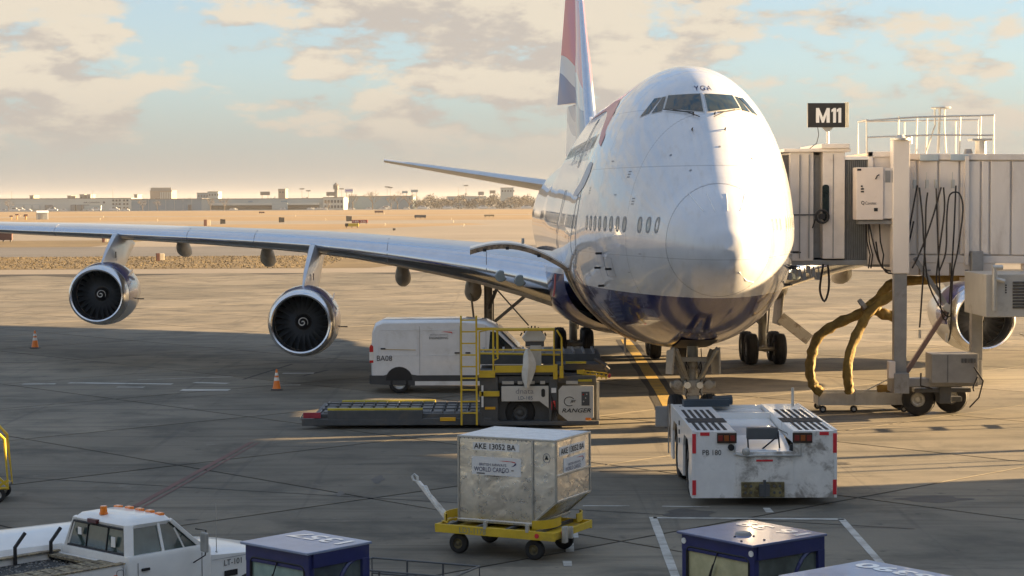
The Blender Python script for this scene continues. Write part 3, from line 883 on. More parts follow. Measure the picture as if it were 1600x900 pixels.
# ================================================================= GROUND
def ground_mat(name, c1, c2, c3, rough=.85, stains=.6, sc=1.0, tile=None):
    m = bpy.data.materials.new(name); m.use_nodes = True; t = m.node_tree; q = NB(t); p = t.nodes['Principled BSDF']
    geo = q.n('ShaderNodeNewGeometry').outputs['Position']
    big = q.noise(geo, .05 * sc, 5, .6); med = q.noise(geo, .35 * sc, 7, .65, .4)
    strk = q.noise(q.n('ShaderNodeMapping', ins={'Vector': geo, 'Scale': (.16, 1.3, 1), 'Rotation': (0, 0, R(4))}).outputs[0], .8 * sc, 6, .65)
    fine = q.noise(geo, 14, 4, .7)
    c = q.mix(q.ramp(big, .35, .65), c1, c2)
    c = q.mix(q.math('MULTIPLY', q.ramp(med, .42, .72), stains), c, c3)
    c = q.mix(q.math('MULTIPLY', q.ramp(strk, .50, .68), stains * .8), c, c3)
    if tile:
        oi = q.n('ShaderNodeObjectInfo').outputs['Random']
        v = q.math('ADD', .82, q.math('MULTIPLY', oi, .34))
        cc = q.n('ShaderNodeCombineColor', ins={0: v, 1: v, 2: v}).outputs[0]
        c = q.mix(1.0, c, cc, 'MULTIPLY')
        sp_ = q.ramp(q.noise(geo, 1.7, 3, .5), .66, .74)
        c = q.mix(q.math('MULTIPLY', sp_, .6), c, (.05, .048, .045))
        ty = q.noise(q.n('ShaderNodeMapping', ins={'Vector': geo, 'Scale': (.035, 2.6, 1), 'Rotation': (0, 0, R(-8))}).outputs[0], 1.0, 4, .6, .3)
        c = q.mix(q.math('MULTIPLY', q.ramp(ty, .56, .66), .45), c, (.075, .07, .064))
        ty = q.noise(q.n('ShaderNodeMapping', ins={'Vector': geo, 'Scale': (2.2, .05, 1), 'Rotation': (0, 0, R(3))}).outputs[0], 1.0, 4, .6, .3)
        c = q.mix(q.math('MULTIPLY', q.ramp(ty, .60, .70), .35), c, (.075, .07, .064))
        pale = q.ramp(q.noise(geo, .55, 6, .7, .8), .62, .70)
        c = q.mix(q.math('MULTIPLY', pale, .35), c, (.30, .275, .235))
    v = q.math('ADD', .88, q.math('MULTIPLY', fine, .24))
    c = q.mix(1.0, c, q.n('ShaderNodeCombineColor', ins={0: v, 1: v, 2: v}).outputs[0], 'MULTIPLY')
    t.links.new(c, p.inputs['Base Color']); p.inputs['Roughness'].default_value = rough
    p.inputs['Specular IOR Level'].default_value = .3
    bn = q.n('ShaderNodeBump', ins={'Strength': .35, 'Distance': .01, 'Height': fine})
    t.links.new(bn.outputs[0], p.inputs['Normal'])
    return m
M_conc = ground_mat('apron_concrete', (.172, .156, .124), (.235, .206, .158), (.094, .088, .072), stains=1.0, tile=True)
M_joint = ground_mat('joint_filler', (.03, .028, .026), (.04, .037, .034), (.02, .02, .02))
M_fconc = ground_mat('far_concrete', (.235, .205, .165), (.28, .24, .19), (.20, .175, .14), stains=.4, sc=.25)
M_asph = ground_mat('taxiway_asphalt', (.125, .12, .115), (.155, .148, .14), (.10, .096, .09), stains=.5, sc=.3)
M_grass = ground_mat('dry_grass', (.26, .175, .085), (.31, .215, .11), (.19, .135, .07), stains=.5, sc=.25)
M_grassn = ground_mat('near_dry_grass', (.15, .11, .055), (.19, .14, .07), (.105, .08, .04), stains=.7, sc=1.2)
M_earth = ground_mat('ground_earth', (.21, .15, .08), (.25, .18, .10), (.15, .11, .06), sc=.2)
def sheet(name, pts, z, m):
    return struct(MB().add([(x, y, z) for x, y in pts], [tuple(range(len(pts)))]).build(name, m))
def rect(x0, x1, y0, y1): return [(x0, y0), (x1, y0), (x1, y1), (x0, y1)]
sheet('ground', rect(-4000, 4000, -300, 8000), -.06, M_earth)
# apron base and its slabs (7.6 m square, laid at 45 degrees to the stand)
apron = sheet('apron', rect(-260, 300, -60, 176), -.014, M_joint)
SL = 7.6; ga = R(-46.5); gu = Vector((math.cos(ga), math.sin(ga), 0)); gv = Vector((-gu.y, gu.x, 0))
g0 = Vector((-13.9, 42.6, 0)) + gv * 0
slab_me = {}
def slab_mesh(w, h):
    k = (round(w, 2), round(h, 2))
    if k not in slab_me:
        m = MB().box((0, 0, -.006), (w - .085, h - .085, .010), rz=ga); slab_me[k] = m.mesh('concrete_slab', M_conc)
    return slab_me[k]
cands = []
for i in range(-30, 40):
    for j in range(-30, 40):
        c = g0 + gu * (i + .5) * SL + gv * (j + .5) * SL
        if c.y < 20 or c.y > 170: continue
        if abs(c.x) > .30 * c.y + 9: continue
        cands.append((c.y, c))
cands.sort(key=lambda q: q[0])
for _, c in cands[:299]: link('concrete_slab', slab_mesh(SL, SL), apron, loc=(c.x, c.y, random.uniform(-.001, .001)))
rest = MB()
near = set((round(c.x, 2), round(c.y, 2)) for _, c in cands[:299])
for i in range(-40, 50):
    for j in range(-40, 50):
        c = g0 + gu * (i + .5) * SL + gv * (j + .5) * SL
        if (round(c.x, 2), round(c.y, 2)) in near or not (-50 < c.y < 172 and -170 < c.x < 170): continue
        rest.box((c.x, c.y, -.007), (SL - .085, SL - .085, .010), rz=ga)
ro = rest.build('concrete_slab', M_conc, apron); ro['kind'] = 'stuff'
# airfield beyond the apron
sheet('apron_outer', [(-260, 150), (300, 150), (300, 189), (-260, 189)], -.040, M_fconc)
sheet('grass_strip', rect(-900, -19, 189, 232), -.020, M_grassn)
sheet('grass_strip', [(-19, 189), (-14, 189), (-10, 200), (-19, 232)], -.020, M_grassn)
sheet('taxiway', rect(-1200, 1200, 232, 282), -.024, M_asph)
sheet('taxiway', [(-19.1, 189), (300, 189), (300, 232), (-19.1, 232)], -.026, M_fconc)
sheet('grass_strip', rect(-900, -62, 282, 330), -.020, M_grassn)
sheet('taxiway', rect(-62, 900, 282, 330), -.028, M_fconc)
sheet('taxiway', rect(-1500, 1500, 330, 560), -.018, M_fconc)
sheet('grass_island', [(-300, 395), (-110, 395), (-40, 440), (-6, 520), (-12, 545), (-300, 545)], -.010, M_grass)
sheet('runway', rect(-2500, 2500, 560, 640), -.008, M_fconc)
sheet('grass_field', rect(-3000, 3000, 640, 1310), -.012, M_grass)
sheet('runway', rect(-2500, 2500, 830, 870), -.004, M_fconc)
sheet('service_road', rect(-3000, 3000, 1310, 1378), -.010, M_asph)
sheet('far_lot', rect(-4000, 4000, 1378, 3000), -.010, M_asph)
# painted marks on the apron
M_paintw = ground_mat('worn_white_marking', (.46, .46, .43), (.54, .53, .49), (.18, .165, .14), stains=.8, sc=3)
M_painty = ground_mat('worn_yellow_marking', (.45, .30, .06), (.50, .34, .08), (.20, .16, .09), stains=.8, sc=3)
M_paintr = ground_mat('worn_red_marking', (.17, .095, .085), (.19, .105, .09), (.12, .09, .078), stains=.7, sc=2)
M_tar = ground_mat('tar_seam', (.04, .038, .036), (.05, .047, .044), (.07, .065, .06), sc=4)
def strip(name, p0, p1, w, m, z=.006):
    p0, p1 = Vector((*p0, 0)), Vector((*p1, 0)); d = (p1 - p0).normalized(); n = Vector((-d.y, d.x, 0)) * w / 2
    k = max(1, int((p1 - p0).length / 1.5)); vs = []
    for i in range(k + 1):
        q = p0.lerp(p1, i / k); a = random.uniform(.86, 1.0)
        vs += [q + n * a + Vector((0, 0, z)), q - n * a + Vector((0, 0, z))]
    return struct(MB().add(vs, [(2*i, 2*i+1, 2*i+3, 2*i+2) for i in range(k)]).build(name, m))
# markings
ln = [(5.3, 90), (5.27, 80), (5.1, 66), (4.85, 55)]
for a, c in zip(ln, ln[1:]):
    strip('taxi_line_border', a, c, .95, M_tar, .003); strip('taxi_line', a, c, .46, M_painty, .007)
for a, c in (((2.9, 39.5), (6.8, 39.2)), ((2.9, 39.6), (2.8, 30.5)), ((6.75, 39.25), (6.55, 30.5))): strip('stand_marking', a, c, .19 if a[1] - c[1] < 1 else .17, M_paintw)
strip('stand_marking', (1.5, 41.1), (2.5, 41.05), .10, M_paintw); strip('stand_marking', (3.2, 41.0), (4.2, 40.85), .10, M_paintw)
for a, c in (((1.08, 36.6), (1.06, 35.7)), ((.98, 34.8), (.98, 34.3)), ((1.2, 37.9), (1.2, 37.2)), ((5.4, 40.7), (5.4, 40.1))): strip('stand_marking', a, c, .17, M_paintw)
strip('red_marking', (-7.15, 52.4), (-8.2, 41.3), .16, M_paintr); strip('red_marking', (-6.95, 52.3), (-8.0, 41.3), .07, M_paintr)
for a, c, w in (((-17.8, 69.5), (-16.6, 69.5), .35), ((-16.2, 69.9), (-12.3, 69.2), .4), ((-14.1, 68.2), (-13.1, 68.1), .35), ((-11.6, 69.8), (-10.3, 69.3), .45), ((-11.6, 67.0), (-9.9, 66.9), .6),
                ((-8.8, 73.3), (-7.6, 73.3), .5), ((-8.4, 68.6), (-7.6, 68.6), .3), ((-4.7, 60.9), (-3.5, 61.0), .30), ((-2.6, 62.0), (-1.0, 61.4), .16), ((-13.9, 70.9), (-10.5, 72.0), .12)):
    strip('worn_marking', a, c, w, M_paintw)
for a, c, w in (((-9.97, 70.9), (-8.9, 77.5), .14), ((-8.6, 73.8), (-7.5, 73.8), .10), ((-7.9, 72.2), (-7.2, 74.6), .16), ((2.1, 46.3), (4.0, 46.45), .22), ((-17, 60), (-7, 67.5), .06), ((-20, 49), (8, 38), .05)):
    strip('tar_seam', a, c, w, M_tar, .0045)
# oil stains under the tug and the loader
M_oil = ground_mat('oil_stain', (.06, .056, .05), (.08, .075, .068), (.11, .10, .085), rough=.6, sc=5)
def blob(cx, cy, rx, ry):
    n = 26; ph = random.random() * 9
    pts = [(cx + rx * math.cos(2*math.pi*i/n) * (1 + .22 * math.sin(3*i*.5 + ph)), cy + ry * math.sin(2*math.pi*i/n) * (1 + .2 * math.cos(i * .9 + ph))) for i in range(n)]
    sheet('oil_stain', pts, .005, M_oil)
for q in ((3.7, 40.0, .5, .6), (-3.2, 45.2, .14, .6), (-3.9, 43.0, .09, .35), (9.2, 41.8, .75, .45), (12.3, 58.6, 1.2, .5), (11.9, 36.0, .25, .2), (7.8, 47.5, .6, .25)): blob(*q)

def smooth_path(P, k=6):
    P = [Vector(p) for p in P]; Q = []
    for i in range(len(P) - 1):
        p0, p1, p2, p3 = P[max(i-1, 0)], P[i], P[i+1], P[min(i+2, len(P)-1)]
        for j in range(k):
            t = j / k; Q.append(.5 * ((2*p1) + (p2-p0)*t + (2*p0-5*p1+4*p2-p3)*t*t + (3*p1-p0-3*p2+p3)*t**3))
    Q.append(P[-1]); return Q
# ================================================================= JET BRIDGE
# local frame: x right along the tunnel, y away, z up; origin on the ground under the cab
jb = thing('jet_bridge', 'cream passenger boarding bridge docked at the right side of the airliner', 'jet bridge', (0, 0, 0))
yb = 57.6

# cab
MB().bb(8.35, 9.05, yb, yb + 4.5, 4.72, 7.98).build('cab_wall', M_creamd, jb, bevel=.02)
MB().bb(9.25, 9.32, yb + .4, yb + 4.5, 4.80, 7.9).bb(9.05, 9.25, yb + .35, yb + .45, 4.8, 7.9).build('cab_wall', M_grey, jb)
MB().bb(9.32, 9.98, yb - .05, yb + 4.5, 4.78, 7.98).build('cab_wall', M_creamd, jb, bevel=.02)
MB().bb(8.15, 10.15, yb - .12, yb + 4.6, 7.98, 8.08).bb(9.25, 10.1, yb - .2, yb + 4.0, 8.08, 8.22).build('cab_roof', M_cream, jb, bevel=.02)
MB().bb(8.0, 11.2, yb + .05, yb + 4.6, 4.58, 4.74).build('cab_floor', M_grey, jb, bevel=.02)
MB().bb(8.15, 8.37, yb + .3, yb + 4.4, 4.8, 7.9).build('canopy_bellows', mat('canopy_fabric', (.10, .10, .11), .8), jb)
o = MB().prism(rrect(9.30, 9.50, 5.9, 7.0, .08), yb - .12, yb - .06, 'xz').build('control_window', M_glass, jb)
k = MB().tube([(9.28 + .19 * math.cos(a * .4), yb - .2, 6.05 + .19 * math.sin(a * .4)) for a in range(17)], .04, 6).cyl((9.28, yb - .25, 6.05), (9.28, yb - .05, 6.05), .09, n=12)
k.tube([(8.45, yb - .05, 6.10), (9.1, yb - .05, 6.10)], .018, 5).tube([(9.15, yb - .1, 6.15), (9.0, yb - .1, 5.7)], .018, 5)
k.build('floodlight_bracket', M_ink, jb)
for x in (8.62, 8.9, 9.62): MB().bb(x, x + .02, yb - .07, yb + .01, 4.8, 7.9).build('panel_seam', M_grey, jb)
# bellows between cab and tunnel
bl = jb
for i in range(11):
    x = 10.02 + i * .062
    MB().bb(x, x + .030, yb + .05, yb + 4.2, 4.75, 7.72).build('bellows_rib', mat('bellows_grey', (.20, .205, .205), .6, .2, dirt=(.10, .10, .10)), bl)
MB().bb(10.0, 10.75, yb + .12, yb + 4.1, 4.72, 7.74).build('bellows_core', M_dgrey, bl)
MB().bb(9.98, 10.7, yb - .02, yb + .12, 7.74, 7.84).build('bellows_light_bar', M_white, bl, bevel=.01)
# inner vestibule
MB().bb(10.72, 11.75, yb + .02, yb + 4.1, 4.60, 7.95).build('vestibule_wall', M_cream, jb, bevel=.02)
MB().bb(10.68, 10.82, yb - .06, yb + .1, 4.6, 7.98).bb(10.68, 11.5, yb - .06, yb + .1, 7.82, 7.98).build('vestibule_frame', M_cream, jb, bevel=.015)
# outer tunnel: runs right and turns towards the terminal, slopes down
tx0, tx1 = 11.45, 34.0
tun = lambda x: (yb - (x - 11.45) * .10 if x < 18 else yb - .655 - (x - 18) * .78)
def drop(x): return max(0, (x - 11.45)) * .012
def tbox(name, x0, x1, d0, d1, z0, z1, m, par=jb, bv=0.0, n=None):
    """box that follows the tunnel: d = distance behind the near face"""
    vs = []
    xs = [x0, x1] if x1 <= 18 or x0 >= 18 else [x0, 18, x1]
    for x in xs:
        y = tun(x)
        vs += [(x, y + d0, z0 - drop(x)), (x, y + d1, z0 - drop(x)), (x, y + d1, z1 - drop(x)), (x, y + d0, z1 - drop(x))]
    fs = [(0, 1, 2, 3)]
    for j in range(len(xs) - 1):
        for i in range(4): fs.append((j*4+i, (j+1)*4+i, (j+1)*4+(i+1) % 4, j*4+(i+1) % 4))
    e = (len(xs) - 1) * 4; fs.append((e+3, e+2, e+1, e))
    return MB().add(vs, fs).build(name, m, par, bevel=bv)
tbox('tunnel_body', 11.55, tx1, .12, 3.7, 4.85, 7.78, M_cream)
tbox('tunnel_roof_edge', 11.45, tx1, 0, .35, 7.74, 7.92, M_cream, bv=.015)
tbox('tunnel_floor_beam', 11.45, tx1, 0, .4, 4.66, 4.88, M_creamd, bv=.015)
tbox('tunnel_lower_beam', 13.5, 17.5, .25, .5, 4.10, 4.22, M_creamd)
# vertical wall panels with ribs
x = 11.6
for wdt in (.55, .62, .62, .62, .26, .62, .62, .62, .62, .62):
    tbox('wall_panel', x + .03, x + wdt - .03, .03, .13, 4.92, 7.70, M_cream, bv=.02); x += wdt
while x < 33:
    tbox('wall_panel', x + .03, x + 1.2, .03, .13, 4.92, 7.70, M_cream); x += 1.25
for x in (11.5, 13.52, 15.6): tbox('wall_rib', x, x + .12, -.08, .1, 4.6, 7.86, M_cream, bv=.01)
# underfloor cable boxes
for x0, x1 in ((11.5, 12.2), (12.25, 13.1), (13.15, 14.45)):
    tbox('underfloor_box', x0, x1, .02, 1.6, 4.28, 4.66, M_creamd, bv=.02)
tbox('underfloor_box', 10.75, 11.45, .1, 1.6, 4.52, 4.75, M_grey)
for x in (12.45, 13.55): MB().bb(x, x + .10, tun(x) - .02, tun(x) + .01, 4.40, 4.44).build('box_label', M_inkg, jb)
for x in (15.25, 16.1, 16.9): tbox('hanger_strut', x, x + .14, .1, .3, 4.1, 4.66, M_creamd)
# service cabinet in front of the vestibule
cb = MB().bb(10.20, 11.0, yb - .75, yb - .15, 5.95, 7.50).build('service_cabinet', mat('cabinet_paint', (.70, .62, .56), .4, var=.03, dirt=(.45, .38, .3), dthr=(.62, .85)), jb, bevel=.015)
MB().bb(11.0, 11.46, yb - .70, yb - .15, 5.98, 7.48).build('cabinet_side', M_creamd, jb, bevel=.01)
for i in range(2):
    MB().bb(11.06 + .19 * i, 11.21 + .19 * i, yb - .715, yb - .70, 7.05, 7.40).build('cabinet_vent', M_grey, cb)
k = MB().bb(10.22, 10.34, yb - .765, yb - .75, 7.40, 7.46)
k.build('warning_label', M_ink, cb)
for j, (w_, z_) in enumerate(((.05, 6.92), (.09, 6.84), (.09, 6.76))): MB().bb(10.33, 10.33 + w_, yb - .765, yb - .75, z_, z_ + .045).build('warning_label', M_ink, cb)
MB().bb(10.72, 10.83, yb - .765, yb - .75, 6.20, 6.30).build('cabinet_lock', M_ink, cb)
MB().tube([(10.76, yb - .78, 7.15), (10.80, yb - .80, 7.24), (10.86, yb - .78, 7.28)], .018, 6).build('cabinet_handle', M_ink, cb)
text('Cavotec', M_ink, cb, (10.46, yb - .752, 6.40), (1, 0, 0), (0, 0, 1), .09, .33)
text('Q', M_ink, cb, (10.34, yb - .752, 6.38), (1, 0, 0), (0, 0, 1), .13, .10, bold=.02)
MB().bb(10.3, 11.4, yb - .6, yb - .1, 5.82, 5.93).build('cabinet_shelf', M_grey, cb)
k = MB()
for x in (10.55, 10.62, 10.95): k.tube([(x, yb - .4, 5.85), (x + .03, yb - .4, 5.3), (x + .12, yb - .45, 4.9), (x + .1, yb - .3, 4.5)], .022, 6)
k.build('cabinet_conduit', M_cable, jb)
# lift columns
def lift_col(x, yy, zt, wide, lower):
    if zt: MB().bb(x - .25, x + .25, yy - .2, yy + .25, 4.35, zt).build('lift_column_sleeve', M_cream, jb, bevel=.03)
    MB().bb(x - lower, x + lower, yy - .15, yy + .15, 1.0, 5.0).build('lift_column', M_grey, jb, bevel=.02)
lift_col(11.53, yb - .55, 8.30, .5, .19)
MB().cyl((11.53, yb - .55, 8.30), (11.53, yb - .55, 8.36), .30, n=20).cyl((11.53, yb - .55, 8.36), (11.53, yb - .55, 8.46), .17, .10, n=16).cyl((11.80, yb - .5, 8.2), (11.80, yb - .5, 8.4), .10, n=12).build('column_cap', M_lgrey, jb, smooth=True)
lift_col(13.86, yb - .35, 0, .5, .17)
MB().bb(13.7, 14.0, yb - .55, yb - .15, 1.2, 1.75).build('lift_motor', M_grey, jb, bevel=.03)
# roof platform railing
rl = MB(); Yr = yb + .4
xs = [10.75, 12.1, 12.95, 13.5, 15.0, 15.95]
zt_ = 9.02
rl.tube([(10.72, Yr, 7.95), (10.70, Yr, 8.92), (12.2, Yr, 9.02), (14.52, Yr - .1, 9.06), (14.52, Yr - .1, 7.9)], .032, 6)
rl.tube([(10.72, Yr, 8.42), (12.6, Yr, 8.48), (14.52, Yr - .1, 8.46)], .028, 6)
rl.tube([(10.85, Yr + 2.2, 7.95), (10.85, Yr + 2.2, 8.98), (14.6, Yr + 2.2, 9.02), (14.6, Yr + 2.2, 7.95)], .028, 6)
for x in (11.65, 12.2, 12.5, 13.5, 14.12): rl.tube([(x, Yr, 7.9), (x + .03, Yr, 9.05)], .028, 6)
for x in (12.3, 13.9): rl.tube([(x, Yr + 2.2, 7.9), (x, Yr + 2.2, 9.0)], .025, 6)
rl.tube([(10.72, Yr, 8.95), (10.85, Yr + 2.2, 8.98)], .028, 6)
rl.build('roof_railing', M_lgrey, jb)
k = MB()
for a in (0, .62): k.tube([(12.6 + a, Yr + .5, 7.95), (12.88 + a * .45, Yr + .5, 8.8), (12.86 + a * .5, Yr + .5, 9.32)], .028, 6)
k.tube([(12.98, Yr + .5, 7.95), (13.02, Yr + .5, 9.30)], .04, 6)
k.tube([(12.76 + .28 * math.cos(t * .5) + .3, Yr + .5 + .2 * math.sin(t * .5), 9.32) for t in range(13)], .03, 6)
k.build('hoist_frame', M_lgrey, jb)
MB().cyl((14.15, Yr, 7.9), (14.15, Yr, 8.3), .17, n=14).bb(13.85, 14.45, Yr - .2, Yr + .4, 8.3, 8.36).build('roof_vent', M_lgrey, jb)
MB().cyl((13.75, Yr - .1, 7.9), (13.75, Yr - .1, 8.05), .14, .1, n=12).build('roof_fan', M_grey, jb, smooth=True)
for x0, x1 in ((12.2, 12.75), (13.1, 13.62)): MB().bb(x0, x1, tun(x0) - .10, tun(x0) - .02, 7.70, 7.88).build('rail_bracket', mat('blue_grey_panel', (.42, .50, .55), .5), jb, bevel=.01)
# hanging power cables on trolley hooks
def catenary(x0, x1, zt, zb_, n=14, y=None, sl=0):
    pts = []
    for i in range(n + 1):
        t = i / n; x = x0 + (x1 - x0) * t
        pts.append((x, (y or yb - .45) - .05 * math.sin(i), zt - (zt - zb_) * (1 - (abs(2 * t - 1)) ** 2.6)))
    return pts
for x0, x1, zt, zb_ in ((10.62, 11.95, 5.9, 4.42), (12.62, 13.2, 6.95, 2.95)):
    MB().tube(catenary(x0, x1, zt, zb_), .024, 6).build('hanging_cable', M_cable, jb)
for pts in ([(12.05, 6.95), (12.02, 6.85), (11.85, 5.9), (11.7, 5.0), (11.3, 4.35), (10.95, 4.65), (10.82, 5.3)],
            [(12.1, 6.9), (12.2, 6.0), (12.25, 5.2), (12.4, 4.0), (12.9, 3.1), (13.1, 3.15)],
            [(12.35, 6.75), (12.3, 6.3), (12.28, 5.2), (12.15, 3.0), (12.12, 2.75)],
            [(12.75, 6.9), (12.5, 6.0), (12.3, 5.4), (12.1, 4.9), (11.9, 4.5)],
            [(12.82, 6.9), (12.85, 6.2), (12.7, 5.0), (12.62, 4.1), (12.75, 3.8)],
            [(13.1, 6.75), (13.3, 6.7), (13.4, 6.2), (13.25, 5.0), (13.1, 4.2), (13.05, 2.6), (12.95, 2.3)],
            [(13.1, 6.75), (12.98, 6.6), (12.92, 6.0), (12.9, 5.0), (12.7, 4.4)]):
    P = [(x, yb - .55, z) for x, z in pts]
    Q = []
    for i in range(len(P) - 1):
        p0 = Vector(P[max(i-1, 0)]); p1 = Vector(P[i]); p2 = Vector(P[i+1]); p3 = Vector(P[min(i+2, len(P)-1)])
        for t in (0, .25, .5, .75):
            Q.append(.5 * ((2*p1) + (p2-p0)*t + (2*p0-5*p1+4*p2-p3)*t*t + (3*p1-p0-3*p2+p3)*t**3))
    Q.append(Vector(P[-1]))
    MB().tube(Q, .026, 6).build('hanging_cable', M_cable, jb)
for x in (11.98, 12.35, 12.62, 13.12):
    k = MB().cyl((x, yb - .4, 7.35), (x, yb - .4, 7.1), .012, n=6).box((x, yb - .45, 7.0), (.09, .12, .26))
    k.build('cable_trolley', M_lgrey, jb, bevel=.01)
for x in (12.12, 12.92): MB().cyl((x, yb - .6, 2.55 if x > 12.5 else 2.68), (x, yb - .6, 2.3 if x > 12.5 else 2.42), .05, n=8).build('cable_plug', M_lgrey, jb)
# loop of cable under the cab
MB().tube(smooth_path([(9.35, yb, 4.62), (9.28, yb, 4.2), (9.25, yb, 3.8), (9.38, yb, 3.5), (9.5, yb, 3.8), (9.52, yb, 4.2), (9.48, yb, 4.6)], 4), .035, 6).build('hanging_cable', M_cable, jb)
k = MB()
for i in range(9): k.box((8.1 + i * .14, yb + .3, 4.45 - .1 * (i % 3)), (.10, .3, .22)); k.tube([(8.1 + i * .14, yb + .2, 4.55), (8.16 + i * .14, yb + .2, 4.2 - .05 * (i % 2))], .02, 5)
k.build('underfloor_drive', M_grey, jb)
# air conditioning unit on the right
ac = MB().bb(13.42, 16.8, 54.3, 56.9, 3.20, 4.42).build('air_conditioning_unit', mat('ac_paint', (.42, .41, .38), .5, var=.05, dirt=(.25, .22, .18)), jb, bevel=.03)
for i in range(9): MB().box((14.55, 54.28, 3.48 + i * .088), (.75, .04, .045), rx=.5).build('louvre_slat', M_dgrey, ac)
for i in range(4): MB().cyl((13.98, 54.3, 3.9 + i * .07), (13.98, 54.27, 3.9 + i * .07), .022, n=8).build('indicator', M_ink, ac)
MB().tube([(13.62, 54.15, 3.4), (13.62, 54.15, 4.62)], .07, 10).tube([(13.56, 54.15, 4.62), (13.85, 54.15, 4.62)], .07, 10).tube([(13.62, 54.15, 4.62), (13.65, 54.15, 4.3), (13.9, 54.15, 4.22)], .07, 10).build('ac_pipe', M_lgrey, ac, smooth=True)
# braces
MB().bar((12.0, yb - .4, 4.8), (13.02, yb - .35, 3.32), .11, .12).build('diagonal_brace', M_grey, jb)
MB().bar((11.68, yb - .4, 1.25), (12.98, yb - .35, 3.25), .13, .13).build('diagonal_brace', mat('brace_brown', (.20, .13, .11), .5, .2), jb)
MB().box((13.0, yb - .38, 3.3), (.28, .2, .22), ry=.6).build('brace_joint', M_lgrey, jb, bevel=.02)
k = MB().bar((14.75, 55.0, 2.75), (16.2, 55.2, .3), .07, .16).bar((15.05, 55.9, 2.75), (16.5, 56.1, .3), .07, .16)
k.build('service_stair', M_lgrey, jb)
for i in range(9): MB().box((14.95 + .16 * i, 55.55, 2.6 - .27 * i), (.26, .85, .04)).build('stair_tread', M_lgrey, jb)
# wheel bogie
MB().bb(11.35, 13.85, yb - .7, yb - .2, .98, 1.22).bb(11.3, 11.75, yb - .95, yb + .1, .80, 1.40).build('bogie_beam', M_grey, jb, bevel=.02)
MB().bb(12.0, 13.7, yb - .45, yb - .1, .78, .9).bb(12.75, 13.1, yb - .5, yb + .8, .45, 1.0).bb(12.3, 13.6, yb + .3, yb + .6, .42, .57).build('bogie_frame', M_dgrey, jb, bevel=.02)
MB().bb(12.38, 13.75, yb - 1.1, yb - .2, 1.12, 1.98).build('hydraulic_cabinet', M_grey, jb, bevel=.02)
k = MB()
for i in range(5): k.bb(13.25 + .09 * i, 13.31 + .09 * i, yb - 1.13, yb - 1.09, 1.72, 1.85)
k.bb(12.84, 12.855, yb - 1.12, yb - 1.09, 1.15, 1.95)
k.build('cabinet_fittings', M_dgrey, jb)
MB().bb(11.15, 11.35, yb - .9, yb - .6, 1.25, 1.75).build('bogie_lamp_box', mat('cabinet_paint', (.7, .62, .56)), jb, bevel=.02)
for pts in ([(12.1, yb - .9, 1.4), (12.05, yb - 1.1, 1.05), (12.4, yb - 1.1, .95)], [(13.6, yb - 1.2, 1.6), (13.85, yb - 1.3, 1.2), (13.75, yb - 1.2, .7), (13.5, yb - 1.1, .4)], [(13.7, yb - 1.2, 1.3), (13.55, yb - 1.3, 1.0), (13.6, yb - 1.2, .9)]):
    MB().tube(pts, .025, 6).build('hydraulic_hose', M_cable, jb)
wheel(jb, (12.30, 57.95, .50), .50, .42, (.35, 1, 0), rr=.45)
wheel(jb, (13.48, 58.75, .50), .50, .42, (.35, 1, 0), rr=.45)
wheel(jb, (12.15, 59.6, .50), .50, .42, (.35, 1, 0), rr=.45)

# gate sign on the cab roof
gs = thing('gate_sign', 'black M11 gate sign on a post above the bridge cab roof', 'sign', (9.52, yb + .3, 8.2))
MB().bb(-.62, .52, -.06, .06, .52, 1.25).build('sign_box', mat('sign_black', (.03, .028, .026), .35, coat=.3), gs, bevel=.01).rotation_euler = (0, 0, R(4))
MB().bb(.52, .62, -.10, .07, .52, 1.27).build('sign_edge', mat('sign_edge_sunlit', (.75, .68, .5), .5), gs, bevel=.01).rotation_euler = (0, 0, R(4))  # pale strip paints the sunlit right side of the black sign
def sign_glyph(polys):
    k = MB()
    for P in polys:
        q = [(-.37 + x * 1.0, z) for x, z in P]
        k.add([(x * math.cos(R(4)), -.075 + x * math.sin(R(4)), .66 + z) for x, z in q], [tuple(range(len(q)))])
    k.build('lettering', M_inkw, gs)
gh = .44
sign_glyph([[(0, 0), (.10, 0), (.10, gh), (0, gh)], [(.32, 0), (.42, 0), (.42, gh), (.32, gh)], [(.095, gh), (.095, gh - .19), (.175, 0), (.21, 0), (.21, .16)], [(.325, gh), (.325, gh - .19), (.245, 0), (.21, 0), (.21, .16)]])
for dx in (.47, .63): sign_glyph([[(dx + .05, 0), (dx + .14, 0), (dx + .14, gh), (dx + .07, gh), (dx, gh - .05), (dx, gh - .13), (dx + .05, gh - .10)]])
MB().cyl((.0, 0, -.12), (.0, 0, .4), .04, n=10).add([(-.17, 0, .52), (.17, 0, .52), (.04, 0, .38), (-.04, 0, .38), (-.17, .05, .52), (.17, .05, .52), (.04, .05, .38), (-.04, .05, .38)], [(0, 1, 2, 3), (7, 6, 5, 4), (0, 4, 5, 1), (3, 2, 6, 7), (0, 3, 7, 4), (1, 5, 6, 2)]).build('sign_post', M_lgrey, gs)
MB().tube([(-.3, 0, .52), (-.27, 0, .3), (-.33, 0, .05), (-.55, 0, -.12)], .012, 5).build('sign_cable', M_cable, gs)

